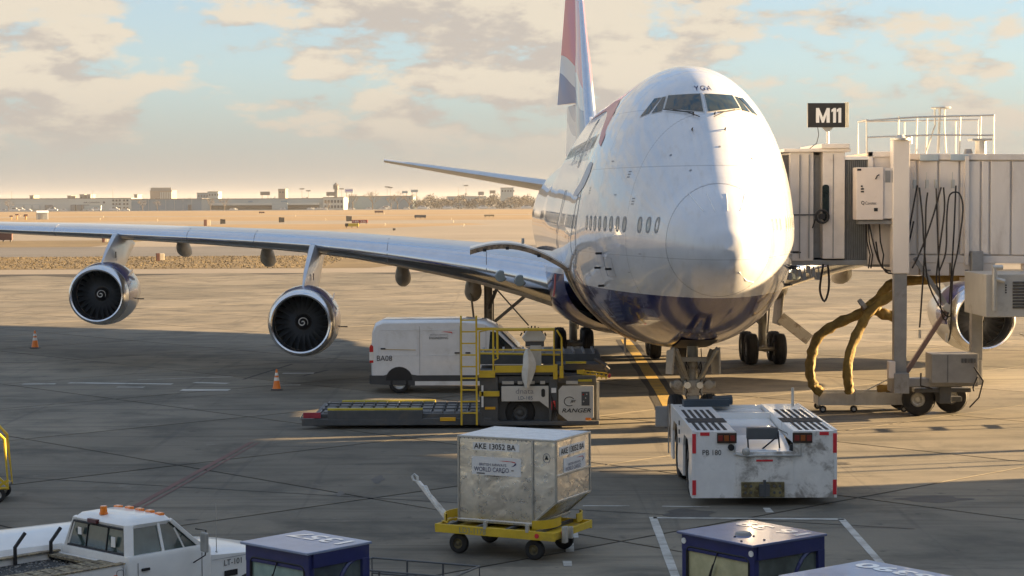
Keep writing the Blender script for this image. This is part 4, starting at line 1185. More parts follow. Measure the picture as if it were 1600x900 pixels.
# yellow air hoses and their basket
hz_ = thing('air_hose', 'pair of sagging yellow canvas air hoses hanging below the boarding bridge', 'hose', (11.3, 58, 0))
def hose(P, r0, name='hose_run'):
    Q = smooth_path([(x - 11.3, y - 58, z) for x, y, z in P], 5)
    rr = [r0 * (1 + .10 * math.sin(i * 1.9) + random.uniform(-.07, .07)) for i in range(len(Q))]
    m = MB().tube(Q, rr, 10); m.v = [(a + random.uniform(-.012, .012), b_ + random.uniform(-.012, .012), c + random.uniform(-.012, .012)) for a, b_, c in m.v]
    return m.build(name, M_duct, hz_, smooth=True)
hose([(14.0, 58.4, 4.25), (12.6, 58.4, 4.1), (11.6, 58.4, 4.0), (11.2, 58.5, 3.55), (10.7, 58.6, 3.1), (10.0, 58.7, 2.78), (9.4, 58.8, 2.35), (9.2, 58.9, 1.75), (9.16, 58.9, 1.2), (9.3, 58.9, .8), (9.52, 58.9, .62)], .155)
hose([(11.9, 58.0, 3.75), (11.5, 58.0, 3.65), (10.9, 58.0, 3.25), (10.55, 58.0, 2.7), (10.25, 58.0, 2.0), (10.15, 58.0, 1.4), (10.2, 58.1, .95), (10.25, 58.2, .70)], .145)
hose([(11.6, 58.2, 3.0), (11.2, 58.2, 3.1), (10.9, 58.2, 3.3), (10.7, 58.1, 3.2)], .17, 'hose_fold')
hose([(11.3, 59.2, .70), (11.8, 59.0, .74), (12.2, 59.0, .70)], .12, 'hose_fold')
MB().lathe([(0, .18), (.12, .18)], (10.55 - 11.3, 0.0, 3.35), (.8, 0, .6), 12, close=False).build('hose_clamp', M_grey, hz_)
hb = thing('hose_basket', 'low grey wheeled hose basket under the bridge beside the yellow hoses', 'cart', (10.55, 59.3, 0))
MB().bb(-1.1, 1.75, -.35, -.31, .22, .60).bb(-1.1, 1.75, .5, .54, .22, .60).bb(-1.14, -1.1, -.35, .54, .22, .60).bb(1.7, 1.75, -.3, .5, .22, .6).bb(-1.1, 1.7, -.31, .5, .22, .26).build('trough', M_lgrey, hb)
MB().bar((.0, -.33, .3), (0, -.42, .72), .05).bar((.1, -.35, .55), (1.15, -.5, 1.1), .035).build('tie_rod', M_lgrey, hb)
for x in (-1.0, -.05, 1.5): wheel(hb, (x, -.42, .11), .11, .09)
for x in (-1.0, 1.5): wheel(hb, (x, .6, .11), .11, .09)

# ================================================================= PUSHBACK TUG
tg = thing('pushback_tug', 'low white pushback tractor with striped deck in front of the nose wheel', 'tug', (5.40, 41.0, 0))
M_whitet = mat('tug_deck_paint', (.76, .76, .75), .4, coat=.3, var=.06, dirt=(.30, .27, .23), dscale=3, dthr=(.56, .75))
tw = 1.56; tl_ = 5.5; th_ = 1.64
# side fenders, rear body, centre hood
for sd in (-1, 1):
    x0, x1 = sd * tw, sd * .62
    arch = []
    body = [(0.0, .17), (0.0, th_), (tl_, th_ - .02), (tl_, .30)]
    # outer side skin with two wheel openings
    side = [(0, .17), (0, th_), (tl_, th_ - .02), (tl_, .35), (4.95, .35), (4.95, 1.05), (4.65, 1.32), (3.75, 1.32), (3.45, 1.05), (3.45, .35), (2.15, .35), (2.15, 1.05), (1.9, 1.32), (.95, 1.32), (.68, 1.05), (.68, .30), (.4, .17)]
    MB().prism(side, min(x0, x0 - sd * .06), max(x0, x0 - sd * .06), 'yz').build('side_panel', M_white, tg, bevel=.008)
    MB().bb(min(x0 - sd * .06, x1), max(x0 - sd * .06, x1), .06, tl_, th_ - .30, th_ - .03).build('fender_deck', M_whitet, tg, bevel=.02)
    # grip strips, two sets with a dark walkway
    xa, xb = (x0 - sd * .10, x1 + sd * .12)
    for y0_, y1_ in ((.22, 1.55), (2.55, 4.2)):
        for i in range(5):
            u = xa + (xb - xa) * (i + .25) / 5; u2 = xa + (xb - xa) * (i + .78) / 5
            MB().bb(min(u, u2), max(u, u2), y0_, y1_, th_ - .028, th_ - .022).build('grip_strip', M_stripe, tg)
    MB().bb(min(x0 - sd * .05, x1), max(x0 - sd * .05, x1), 1.62, 2.45, th_ - .028, th_ - .020).build('walkway_mat', M_stripe, tg)
    MB().bb(min(x0 - sd * .06, x1), max(x0 - sd * .06, x1), 0, .06, .17, th_ - .03).build('rear_panel', M_whited if sd > 0 else M_whitet, tg, bevel=.006)
    # lamps
    MB().bb(min(sd * .60, sd * 1.02), max(sd * .60, sd * 1.02), -.05, 0, th_ - .28, th_ - .06).build('lamp_cluster', mat('lamp_housing', (.05, .03, .02), .4), tg, bevel=.01)
    for i, c in enumerate((mat('faded_red_lens', (.22, .03, .02), .35), mat('faded_amber_lens', (.30, .09, .02), .35), mat('faded_red_lens', (.22, .03, .02)))):
        MB().bb(min(sd * (.64 + .13 * i), sd * (.74 + .13 * i)), max(sd * (.64 + .13 * i), sd * (.74 + .13 * i)), -.065, -.05, th_ - .23, th_ - .11).build('rear_lamp', c, tg)
    MB().bb(min(sd * 1.18, sd * 1.38), max(sd * 1.18, sd * 1.38), -.012, 0, th_ - .12, th_ - .05).build('reflector', M_inkr, tg)
    MB().bb(min(sd * 1.47, sd * 1.55), max(sd * 1.47, sd * 1.55), -.012, 0, 1.14, 1.56).build('reflector', M_inkr, tg)
    MB().bb(min(sd * 1.47, sd * 1.55), max(sd * 1.47, sd * 1.55), -.012, 0, .24, .56).build('reflector', M_inkr, tg)
    for yy in (1.42, 4.2): wheel(tg, (sd * 1.30, yy, .56), .56, .42, (1, 0, 0), rim=mat('white_rim', (.6, .6, .58), .5, dirt=(.2, .17, .13)), rr=.5)
cp = MB().bb(-.62, .62, -.01, .06, .45, 1.17).build('rear_panel', M_whited, tg, bevel=.006)
cp2 = MB().bb(-.66, .66, -.004, .05, .17, .5).build('lower_rear_panel', M_whited, tg, bevel=.006)
# recessed sloping hood
MB().add([(-.60, .05, 1.15), (.60, .05, 1.15), (.60, 1.35, 1.36), (-.60, 1.35, 1.36), (-.60, 3.0, 1.42), (.60, 3.0, 1.42), (.60, 5.3, 1.52), (-.60, 5.3, 1.52)], [(0, 1, 2, 3), (3, 2, 5, 4), (4, 5, 6, 7)]).build('hood', mat('hood_sky_tinted_paint', (.66, .70, .74), .22, coat=.7, var=.04), tg)  # bluish sky reflection is mixed into the hood colour
MB().bb(-.62, .62, 3.7, 3.76, 1.40, 1.60).build('hood_step', M_white, tg); MB().bb(-.62, .62, 5.3, 5.42, .5, 1.6).build('front_panel', M_white, tg)
MB().bb(-.8, .8, .2, 5.2, .30, .9).build('chassis', M_dgrey, tg)
for i in range(4): MB().box((-.16 + .115 * i, 1.9, 1.355), (.055, .6, .006), rx=.07).build('grip_strip', M_stripe, tg)
# driver's seat and levers
MB().box((.02, .55, 1.50), (.68, .16, .26)).build('backrest', M_dgrey, tg, bevel=.03)
MB().tube([(-.30, .5, 1.4), (-.31, .2, 1.05)], .018, 6).tube([(.36, .5, 1.55), (.38, .3, 1.05)], .018, 6).tube([(.30, .4, 1.42), (-.25, .25, 1.0)], .018, 6).build('seat_frame', M_ink, tg)
MB().tube([(-.62, .05, 1.3), (-.64, -.04, 1.12), (-.45, -.05, 1.09), (.55, -.05, 1.09), (.78, -.05, 1.09), (.78, -.04, 1.34)], .022, 6).build('rear_handrail', M_lgrey, tg)
MB().cyl((-.40, -.02, .98), (-.40, -.02, 1.1), .015, n=6).lathe([(-.05, .001), (-.03, .07), (.02, .09), (.05, .07)], (-.40, -.05, 1.18), (0, 1, 0), 16).build('work_lamp', M_lgrey, tg, smooth=True)
MB().cyl((-.72, -.08, 1.27), (-.72, 0, 1.27), .07, n=14).build('horn', M_ink, tg)
MB().cyl((.62, .2, 1.1), (.62, .2, 1.3), .07, .05, n=10).build('beacon_base', M_ink, tg)
MB().bb(-.18, .18, -.022, -.016, .96, 1.0).build('reflector', M_inkr, tg)
hk = MB().bb(-.50, .42, -.09, 0, .20, .52).build('tow_hitch', mat('hitch_rust', (.26, .22, .10), .7, .2, dirt=(.06, .045, .03), dscale=5, dthr=(.42, .6)), tg, bevel=.01)
k = MB().box((-.02, -.13, .36), (.22, .12, .26)).cyl((-.02, -.16, .22), (-.02, -.16, .58), .035, n=10)
for x in (-.42, -.3, .2, .32): k.cyl((x, -.11, .30), (x, -.08, .30), .03, n=8).cyl((x, -.11, .44), (x, -.08, .44), .03, n=8)
k.build('hitch_jaw', M_dgrey, hk)['kind'] = 'stuff'
text('PB 180', M_ink, tg, (-1.33, -.006, 1.10), (1, 0, 0), (0, 0, 1), .115, .40)
MB().cyl((-1.4, 4.7, th_), (-1.4, 4.7, th_ + .01), .02, n=6).box((-.75, 5.05, th_ + .05), (1.1, .3, .16), rz=.08).cyl((-.55, 5.2, th_ + .08), (-.1, 5.25, th_ + .1), .12, n=10).build('tow_jacket', mat('dark_tarpaulin', (.03, .045, .06), .6), tg, bevel=.03)
MB().cyl((1.32, 4.9, th_ - .05), (1.32, 4.9, th_ + .42), .035, n=8).build('marker_post', M_lgrey, tg)
MB().tube([(.45, 2.3, 1.45), (.62, .9, 1.45), (.72, .1, .98)], .010, 5).build('control_cable', M_ink, tg)
k = MB()
for z in (1.45, 1.25, 1.05): k.box((-tw - .01, 3.0, z), (.02, .10, .10))
k.build('side_switches', M_ink, tg)
# grey panel beside the nose wheel
MB().bb(-1.92, -1.62, 5.6, 5.66, 1.05, 1.55).tube([(-1.6, 5.6, .4), (-1.6, 5.6, 1.6)], .02, 6).build('cradle_panel', M_grey, tg, bevel=.01)
# ================================================================= VAN
van = thing('van', 'white high roof panel van marked BA08 parked under the wing behind the yellow ladder', 'van', (-4.85, 65.45, 0), R(-1.5))
VL = 5.95; VW = 2.0
M_van = mat('van_paint', (.70, .715, .73), .30, coat=.7, var=.05, dirt=(.42, .40, .36), dscale=1.3, dthr=(.52, .85))
M_trim = mat('dark_plastic_trim', (.05, .052, .055), .6)
prof = [(.02, .45), (0, 1.3), (.05, 2.1), (.16, 2.40), (.40, 2.50), (3.2, 2.52), (3.9, 2.46), (4.25, 2.30), (5.0, 1.55), (5.65, 1.25), (5.9, 1.0), (5.95, .45)]
def van_shell():
    m = MB(); ys = [(0, .10, .10), (.06, .04, .04), (.16, 0, 0), (VW - .16, 0, 0), (VW - .06, .04, .04), (VW, .10, .10)]
    n = len(prof)
    for y, dz, dx in ys:
        for x, z in prof:
            cx = 2.95
            m.v.append((x + (cx - x) / 2.95 * dx * .5, y, z - dz * (1 if z > 2.2 else .25 if z > 1.5 else 0)))
    for j in range(len(ys) - 1):
        for i in range(n): m.f.append((j*n+i, j*n+(i+1) % n, (j+1)*n+(i+1) % n, (j+1)*n+i))
    m.f += [tuple(range(n)), tuple(range((len(ys)-1)*n, len(ys)*n))]
    return m
van_shell().build('body', M_van, van, smooth=True)
MB().prism([(.0, .32), (0, .62), (.45, .62)] + [(x, z) for x, z in arc(.98, .45, .47, 155, 25, 8)] + [(1.6, .62), (4.3, .62)] + arc(4.72, .45, .47, 155, 25, 8) + [(5.3, .7), (5.98, .7), (5.98, .32), (5.2, .30), (4.2, .28), (1.5, .28), (.5, .3)], -.02, .03, 'xz').build('lower_trim', M_trim, van)
MB().bb(-.05, .12, .05, VW - .05, .32, .62).build('rear_bumper', M_trim, van, bevel=.03)
MB().prism([(1.52, .28), (4.1, .28), (4.1, .42), (1.52, .42)], -.028, .0, 'xz').build('sill_panel', M_van, van)
MB().prism(arc(.98, .45, .455, 180, 0, 14) , -.022, .1, 'xz').build('wheel_arch', M_ink, van)
MB().prism(arc(4.72, .45, .455, 180, 0, 14), -.022, .1, 'xz').build('wheel_arch', M_ink, van)
for x in (.98, 4.72):
    for y in (.10, VW - .12): wheel(van, (x, y, .37), .37, .24, (0, 1, 0), rim=M_lgrey, rr=.62)
MB().prism([(-.03, 1.05), (.10, 1.05), (.10, 1.62), (.02, 1.68), (-.03, 1.6)], -.012, .25, 'xz').build('tail_light', M_red, van, bevel=.01)
MB().bb(-.035, .105, -.016, .1, 1.14, 1.42).build('tail_light', mat('clear_lens', (.75, .72, .68), .2, coat=.5), van)
MB().prism([(4.05, 1.50), (4.10, 2.12), (4.32, 2.08), (4.92, 1.5)], -.01, .02, 'xz').build('door_window', M_glass, van)
MB().add([(4.34, .14, 2.24), (4.34, VW - .14, 2.24), (5.06, VW - .08, 1.54), (5.06, .08, 1.54)], [(0, 1, 2, 3)]).build('windscreen', M_glass, van).location = (.02, 0, .02)
for x0, x1, z0, z1 in ((.28, 1.62, 1.30, 2.18), (1.68, 1.69, .65, 2.3), (3.05, 3.06, .65, 2.3), (3.95, 3.96, .65, 2.3), (1.75, 2.98, 1.3, 2.18)):
    if x1 - x0 < .05: MB().bb(x0, x1, -.008, .004, z0, z1).build('panel_seam', M_inkg, van)
    else:
        P = rrect(x0, x1, z0, z1, .07, 3)
        MB().tube([(x, -.004, z) for x, z in P] + [(P[0][0], -.004, P[0][1])], .009, 4).build('pressed_panel_edge', M_van, van)
MB().tube([(.35, -.012, 1.52), (1.55, -.012, 1.49)], .012, 5).build('slide_rail', mat('gold_trim', (.55, .42, .22), .4, .3), van)
for x, z in ((.35, 1.51), (2.88, 1.36), (3.25, 1.36)): MB().bb(x, x + .17, -.035, 0, z, z + .05).build('door_handle', M_ink, van, bevel=.01)
MB().box((4.35, -.16, 1.62), (.12, .22, .34)).build('mirror', M_ink, van, bevel=.03)
text('BA08', M_ink, van, (.22, -.012, 1.12), (1, 0, 0), (0, 0, 1), .18, .52)
text('BRITISH AIRWAYS', M_inkg, van, (2.05, -.012, 1.98), (1, 0, 0), (0, 0, 1), .05, .60)
text('ENGINEERING', M_ink, van, (2.02, -.012, 1.86), (1, 0, 0), (0, 0, 1), .08, .64)
MB().add([(2.42, -.012, 2.10), (2.55, -.012, 2.12), (2.78, -.012, 2.11), (2.82, -.012, 2.03), (2.76, -.012, 2.08), (2.55, -.012, 2.10)], [(0, 1, 2, 3, 4, 5)]).build('ribbon_emblem', M_inkr, van)

# ================================================================= CARGO LOADER
Y0L = 55.25
ld = thing('cargo_loader', 'dark grey aircraft cargo loader with yellow ladder and railings, long low platform', 'cargo loader', (0, Y0L, 0))
# long low platform (left) with roller deck
MB().bb(-6.1, -.6, .0, .30, .10, .30).bb(-5.9, -.6, 3.1, 3.4, .10, .30).build('base_rail', M_dgrey, ld, bevel=.02)
MB().bb(-5.75, -.6, .15, 3.3, .22, .42).build('platform_deck', M_dgrey, ld, bevel=.01)
MB().bb(-5.35, -2.6, .0, .20, .28, .54).build('side_guide', M_dgrey, ld, bevel=.02)
MB().bb(-5.35, -2.6, .02, .20, .54, .59).build('side_guide_cap', M_strip2, ld)
MB().bb(-5.2, -2.35, 3.12, 3.30, .42, .50).build('side_guide_cap', M_strip2, ld)
MB().bb(-6.05, -5.55, -.02, .06, .32, .48).build('end_reflector', mat('dull_red', (.32, .03, .05), .5), ld, bevel=.01)
MB().bb(-2.1, -1.65, -.03, 0, .22, .33).build('side_reflector', mat('reflector_amber', (.75, .40, .02), .4), ld, bevel=.01)
MB().prism([(-1.55, .18), (-1.4, .45), (-1.15, .52), (-.9, .45), (-.8, .18)], -.02, .15, 'xz').build('pivot_plate', M_dgrey, ld, bevel=.01)
for j in range(14):   # roller trays
    x = -5.6 + j * .355
    MB().bb(x, x + .03, .25, 3.2, .42, .47).build('deck_rail', M_grey if j % 3 == 0 else M_dgrey, ld)
k = MB()
for j in range(13):
    for i in range(9):
        x = -5.52 + j * .355; y = .4 + i * .31
        k.cyl((x + .02, y, .455), (x + .26, y, .455), .028, n=6)
ro = k.build('deck_roller', M_grey, ld); ro['kind'] = 'stuff'
for y in (.9, 1.7, 2.5): MB().bb(-5.6, -.8, y, y + .06, .42, .50).build('deck_rail', M_dgrey, ld)
MB().tube([(-6.05, .1, .45), (-6.15, .2, .3), (-6.1, .4, .2)], .02, 6).build('end_hose', M_lgrey, ld)
# chassis under the control deck
MB().bb(-.95, 2.45, .35, 3.4, .18, 1.55).build('chassis', M_dgrey, ld, bevel=.02)
MB().bb(-.95, -.42, .05, .4, .12, 1.5).build('chassis_post', M_dgrey, ld, bevel=.02); MB().bb(1.06, 1.3, .05, .4, .12, 1.5).build('chassis_post', M_dgrey, ld, bevel=.02)
MB().bb(-.4, 2.42, .10, .4, 1.30, 1.50).build('chassis_beam', M_dgrey, ld, bevel=.01)
MB().bb(-.95, 2.5, -.02, .3, .08, .20).build('base_rail', M_dgrey, ld, bevel=.02)
MB().bb(-.32, 1.04, .0, .08, .78, 1.22).build('side_panel', mat('loader_white', (.55, .54, .50), .45, var=.05, dirt=(.25, .22, .18), dthr=(.58, .85)), ld, bevel=.008)
MB().prism([(1.04, .58), (1.04, .78), (.78, .78)], .0, .08, 'xz').build('side_panel', MATS['loader_white'], ld)
MB().prism([(1.33, .42), (1.33, 1.10), (1.44, 1.22), (2.34, 1.22), (2.34, .30), (2.12, .20), (1.6, .20)], -.01, .08, 'xz').build('engine_panel', MATS['loader_white'], ld, bevel=.008)
wheel(ld, (.22, .45, .42), .44, .36, (0, 1, 0), rim=M_dgrey)
wheel(ld, (2.0, 3.0, .42), .44, .36, (0, 1, 0), rim=M_dgrey)
text('dnata', M_inkg, ld, (.09, -.008, 1.00), (1, 0, 0), (0, 0, 1), .15, .52)
text('LD-185', mat('blue_ink', (.06, .10, .16), .6), ld, (.16, -.008, .83), (1, 0, 0), (0, 0, 1), .10, .42)
MB().prism(rrect(.83, .94, .90, 1.14, .05), -.012, 0, 'xz').build('panel_latch', M_ink, ld)
text('RANGER', M_ink, ld, (1.42, -.018, .45), (1, 0, 0), (0, 0, 1), .12, .84, shear=.3, bold=.012)
text('JBT', M_ink, ld, (1.66, -.018, .72), (1, 0, 0), (0, 0, 1), .09, .17, shear=.3, bold=.02)
MB().tube([(1.64 + .15 * math.cos(t), -.016, .77 + .13 * math.sin(t)) for t in [.6 + i * .28 for i in range(18)]], .010, 4).build('round_emblem', M_ink, ld)
MB().bb(1.99, 2.22, -.025, 0, .65, 1.05).build('control_panel', M_dgrey, ld, bevel=.008)
for i, (a, c) in enumerate(((.05, .32), (.12, .22), (.06, .12), (.15, .33))): MB().cyl((1.99 + a, -.035, .65 + c), (1.99 + a, -.02, .65 + c), .022, n=8).build('push_button', M_lgrey if i else M_red, ld)
MB().bb(2.10, 2.26, -.02, 0, .22, .30).build('marker_lamp', M_amber, ld, bevel=.01)
for x in (-.3, .15, .5, .8, 1.55): MB().bb(x, x + (.34 if x in (-.3, 1.55) else .14), .06, .10, 1.27, 1.36).build('notice_plate', M_lgrey, ld)
MB().bb(1.12, 1.26, .02, .06, 1.02, 1.16).build('notice_plate', M_white, ld)
MB().bb(1.12, 1.24, -.03, .05, .52, .80).build('hose_reel', M_red, ld, bevel=.03)
k = MB()
for i in range(5): k.tube([(1.1 + .04 * i, -.0, 1.0 - .1 * i), (1.16, -.04, .7), (1.12 + .05 * i, -.01, .2 + .05 * i)], .014, 5)
k.build('hydraulic_hose', M_cable, ld)
MB().bb(-.96, -.38, -.04, .05, .93, 1.08).build('yellow_bracket', M_yellow, ld, bevel=.01)
MB().bb(-.8, -.5, -.0, .05, .55, .62).build('side_reflector', MATS['reflector_amber'], ld)
MB().bb(-.90, -.84, -.04, .0, .62, 1.25).build('white_ram', M_white, ld)
# ladder
for x in (-1.50, -1.06): MB().bb(x, x + .055, -.22, -.16, .12, 3.28).build('ladder_rail', M_yellow, ld, bevel=.008)
for z in [.45 + i * .335 for i in range(9)]: MB().bb(-1.45, -1.06, -.21, -.17, z, z + .04).build('ladder_rung', M_yellow, ld)
# control deck and railings
MB().bb(-.95, 1.50, .0, 1.4, 1.55, 1.62).build('control_deck', M_dgrey, ld)
MB().bb(-.50, 1.28, -.05, .0, 1.62, 1.82).build('deck_edge', M_yellow, ld, bevel=.008)
MB().bb(-.98, -.50, -.08, .0, 1.48, 1.58).bb(-.95, -.5, -.05, 0, 1.58, 1.68).build('deck_edge', M_yellow, ld)
def rail(pts, r=.026, name='railing'): return MB().tube(pts, r, 6).build(name, M_yellow, ld)
rail([(-.55, -.02, 1.5), (-.55, -.02, 2.84), (-.55, .1, 2.88), (1.2, -.02, 2.84), (1.2, -.02, 1.5)], .03)
rail([(-.48, -.02, 2.86), (1.22, -.02, 2.86)], .05, 'top_rail')
rail([(-.95, -.02, 2.28), (1.4, -.02, 2.26)])
rail([(-.95, -.02, 1.6), (-.95, -.02, 2.80), (-.45, .9, 2.84), (-.45, .9, 2.0)])
rail([(-.42, .0, 2.84), (-.42, .0, 2.02), (-.52, .0, 1.98)])
rail([(-.95, .9, 2.10), (1.4, .9, 2.05)], .035)
rail([(1.28, -.02, 2.84), (1.42, -.02, 2.62), (1.44, -.02, 1.6)], .03)
MB().bb(1.18, 1.30, -.04, .02, 1.42, 1.85).bb(1.36, 1.47, -.04, .02, 1.45, 1.8).build('rail_foot', M_yellow, ld)
MB().bb(-1.05, -.45, -.03, .03, 2.84, 2.92).build('gate_bar', M_yellow, ld)
# operator console
MB().prism([(.28, 2.60), (.42, 2.80), (.62, 2.86), (.85, 2.78), (.98, 2.60), (.92, 2.50), (.35, 2.50)], .15, .6, 'xz').build('console_hood', MATS['loader_white'], ld, bevel=.02)
MB().bb(.38, .92, .2, .55, 2.35, 2.50).build('console_body', M_dgrey, ld, bevel=.01)
MB().bb(.52, .84, .18, .5, 1.75, 2.38).build('console_post', MATS['loader_white'], ld, bevel=.015)
for i in range(8): MB().box((.26 + .10 * i, .3, 2.70 + .20 * math.sin(math.pi * i / 7)), (.04, .05, .10), ry=.5 - .12 * i).build('hood_fringe', M_ink, ld)
# bridge deck reaching towards the aircraft
MB().bb(-1.0, 2.6, 1.6, 3.6, 1.72, 2.02).build('main_deck', M_dgrey, ld, bevel=.015)
k = MB()
for j in range(12): k.bb(-.9 + j * .3, -.84 + j * .3, 1.65, 3.55, 2.02, 2.09)
k.build('deck_ribs', M_grey, ld)['kind'] = 'stuff'
MB().bb(1.3, 2.7, .6, 3.6, 1.62, 1.80).build('front_bridge', M_dgrey, ld, bevel=.02)
MB().bb(1.55, 2.15, .50, .62, 1.82, 1.88).build('side_guide_cap', M_strip2, ld)
MB().tube([(2.4, .7, 1.95), (2.75, .6, 1.75)], .06, 8).cyl((2.7, .55, 1.72), (2.8, .55, 1.62), .07, n=10).build('bumper_arm', M_dgrey, ld)
k = MB().bar((1.95, .3, 1.55), (2.75, .3, 1.44), .03, .04)
for i in range(6):
    x = 2.0 + i * .13; k.bar((x, .28, 1.62 - i * .015), (x + .065, .28, 1.46 - i * .015), .022, .022).bar((x + .065, .28, 1.46 - i * .015), (x + .13, .28, 1.61 - i * .015), .022, .022)
k.bar((1.95, .28, 1.64), (2.75, .28, 1.55), .03, .03).box((1.98, .28, 1.60), (.22, .05, .12))
k.build('scissor_bar', M_yellow, ld)
MB().cyl((2.80, .27, 1.48), (2.80, .33, 1.48), .06, n=12).build('bumper_wheel', mat('dull_red', (.3, .05, .05)), ld)
MB().bb(1.9, 2.3, .05, .12, 1.34, 1.40).build('side_guide_cap', M_strip2, ld)
MB().bb(2.44, 2.52, .3, .5, .2, 1.3).build('corner_post', M_lgrey, ld)
# chute-like fabric bag hanging on the rail
bag = MB()
def bagpt(a, c, n=10):
    for j in range(n):
        pass
for j in range(13):
    t = j / 12; w_ = .05 + .13 * math.sin(math.pi * min(1, t * 1.05)) ** .7; cx = .44 + .02 * math.sin(t * 5); zc_ = 2.30 - 1.12 * t
    for i in range(12):
        a = 2 * math.pi * i / 12; bag.v.append((cx + w_ * math.cos(a) * (1 + .25 * math.sin(3 * a + t * 4)), -.13 + .07 * math.sin(a) * (1 + .3 * math.cos(4 * a)), zc_))
for j in range(12):
    for i in range(12): bag.f.append((j*12+i, j*12+(i+1) % 12, (j+1)*12+(i+1) % 12, (j+1)*12+i))
bag.f += [tuple(range(12)), tuple(range(144, 156))]
bo = bag.build('cloth_cover', M_cloth, None, smooth=True); bo.location = (0, Y0L, 0)
tag(bo, 'long white cloth cover hanging from the yellow railing of the cargo loader', 'cloth')

# ================================================================= DOLLY AND CONTAINER
dl = thing('cargo_dolly', 'yellow low container dolly with raised white drawbar, under the silver container', 'dolly', (-.02, 35.85, 0), R(-27))
for sy in (-1, 1): MB().bb(-1.20, 1.28, sy * .80 - .02, sy * .80 + .02, .40, .56).build('side_beam', M_yellow, dl, bevel=.008)
for sx in (-1.2, 1.26): MB().bb(sx - .02, sx + .02, -.8, .8, .42, .55).build('end_beam', M_yellow, dl, bevel=.008)
MB().bb(-1.18, 1.25, -.78, .78, .46, .50).build('deck_plate', M_yellow, dl)
k = MB()
for i in range(4): k.bb(-1.0 + i * .62, -.94 + i * .62, -.75, .75, .50, .56)
k.build('deck_cross_bar', M_dgrey, dl)['kind'] = 'stuff'
for sx, sy, a0, a1 in ((-1.0, -.2, 120, 240), (.75, -.15, -80, 30), (-1.0, .5, 120, 200), (.9, .5, -10, 60)):
    P = [(sx * .9 + .35 * math.cos(R(a0 + (a1 - a0) * i / 10)), sy + .5 * math.sin(R(a0 + (a1 - a0) * i / 10))) for i in range(11)]
    m = MB()
    for x, y in P: m.v += [(x, y, .56), (x, y, .72)]
    m.v += [(x * .985, y * .97, z) for x, y, z in m.v]
    n = 22
    for i in range(10):
        a = 2*i; m.f += [(a, a+2, a+3, a+1), (n+a, n+a+1, n+a+3, n+a+2), (a+1, a+3, n+a+3, n+a+1), (a, n+a, n+a+2, a+2)]
    m.build('corner_guide', M_yellow, dl)
for x in (-.80, .78):
    for sy in (-1, 1): wheel(dl, (x, sy * .62, .19), .19, .12, (0, 1, 0), rim=mat('grimy_rim', (.14, .11, .04), .6, dirt=(.04, .04, .04), dscale=8, dthr=(.4, .6)))
for x in (-.15, .72): MB().box((x, -.80, .60), (.06, .06, .14)).build('stop_latch', M_lgrey, dl)
MB().cyl((.92, -.83, .48), (.92, -.82, .48), .045, n=12).build('reflector', M_inkr, dl); MB().cyl((1.29, -.5, .52), (1.28, -.5, .52), .045, n=12).build('reflector', M_inkr, dl)
MB().box((1.36, -.55, .50), (.08, .12, .3)).box((1.36, -.3, .50), (.08, .06, .22)).build('rear_coupling', M_lgrey, dl, bevel=.01)
text('LD3-1178', mat('grey_stencil', (.22, .26, .22), .6), dl, (-.68, -.823, .425), (1, 0, 0), (0, 0, 1), .105, .55)
m = MB()   # raised drawbar: tapering A frame
m.v = [(-1.22, -.34, .50), (-1.22, -.12, .50), (-1.90, -.31, 1.22), (-1.90, -.23, 1.22), (-1.16, -.34, .50), (-1.16, -.12, .50), (-1.85, -.31, 1.25), (-1.85, -.23, 1.25)]
m.f = [(0, 1, 3, 2), (5, 4, 6, 7), (0, 2, 6, 4), (1, 5, 7, 3), (2, 3, 7, 6), (0, 4, 5, 1)]
db = m.build('drawbar', M_whited, dl, bevel=.01)
MB().tube([(-1.88, -.27, 1.22), (-1.95, -.30, 1.25), (-2.0, -.28, 1.32), (-1.97, -.24, 1.36), (-1.90, -.25, 1.32), (-1.88, -.27, 1.24)], .026, 6).build('tow_eye', M_lgrey, db)
MB().tube([(-1.78, -.30, 1.16), (-1.66, -.32, 1.16), (-1.56, -.32, .98), (-1.62, -.3, .94)], .014, 5).build('grab_handle', M_white, db)
MB().add([(-1.25, -.5, .56), (-1.25, .05, .56), (-1.0, -.7, .60), (-1.0, -.7, .56)], [(0, 1, 2), (0, 2, 3)]).build('drawbar_bracket', M_yellow, dl)

cn = thing('cargo_container', 'dented silver aluminium air cargo container marked AKE 13052 BA standing on the yellow dolly', 'container', (.20, 36.12, .575), R(-26))
def dented():
    m = bpy.data.materials.new('dented_aluminium'); m.use_nodes = True; t = m.node_tree; q = NB(t); p = t.nodes['Principled BSDF']
    tcn = q.n('ShaderNodeTexCoord').outputs['Object']
    a = q.noise(tcn, 2.1, 6, .6, .5); d = q.noise(tcn, 6.0, 5, .65, .6)
    c = q.mix(q.ramp(a, .35, .65), (.80, .76, .70), (.95, .92, .86)); c = q.mix(q.math('MULTIPLY', q.ramp(d, .63, .80), .3), c, (.34, .29, .23))
    t.links.new(c, p.inputs['Base Color']); p.inputs['Metallic'].default_value = 1.0
    t.links.new(q.math('ADD', .14, q.math('MULTIPLY', d, .32)), p.inputs['Roughness'])
    h = q.math('ADD', q.math('MULTIPLY', q.noise(tcn, 1.5, 3, .5, .7), 1.0), q.math('MULTIPLY', q.noise(tcn, 5.5, 3, .5, .5), .14))
    bn = q.n('ShaderNodeBump', ins={'Strength': .55, 'Distance': .05, 'Height': h}); t.links.new(bn.outputs[0], p.inputs['Normal'])
    return m
M_dent = dented()
cx0, cx1, cxs, cy = -.98, 1.03, .56, .765; ct = 1.62
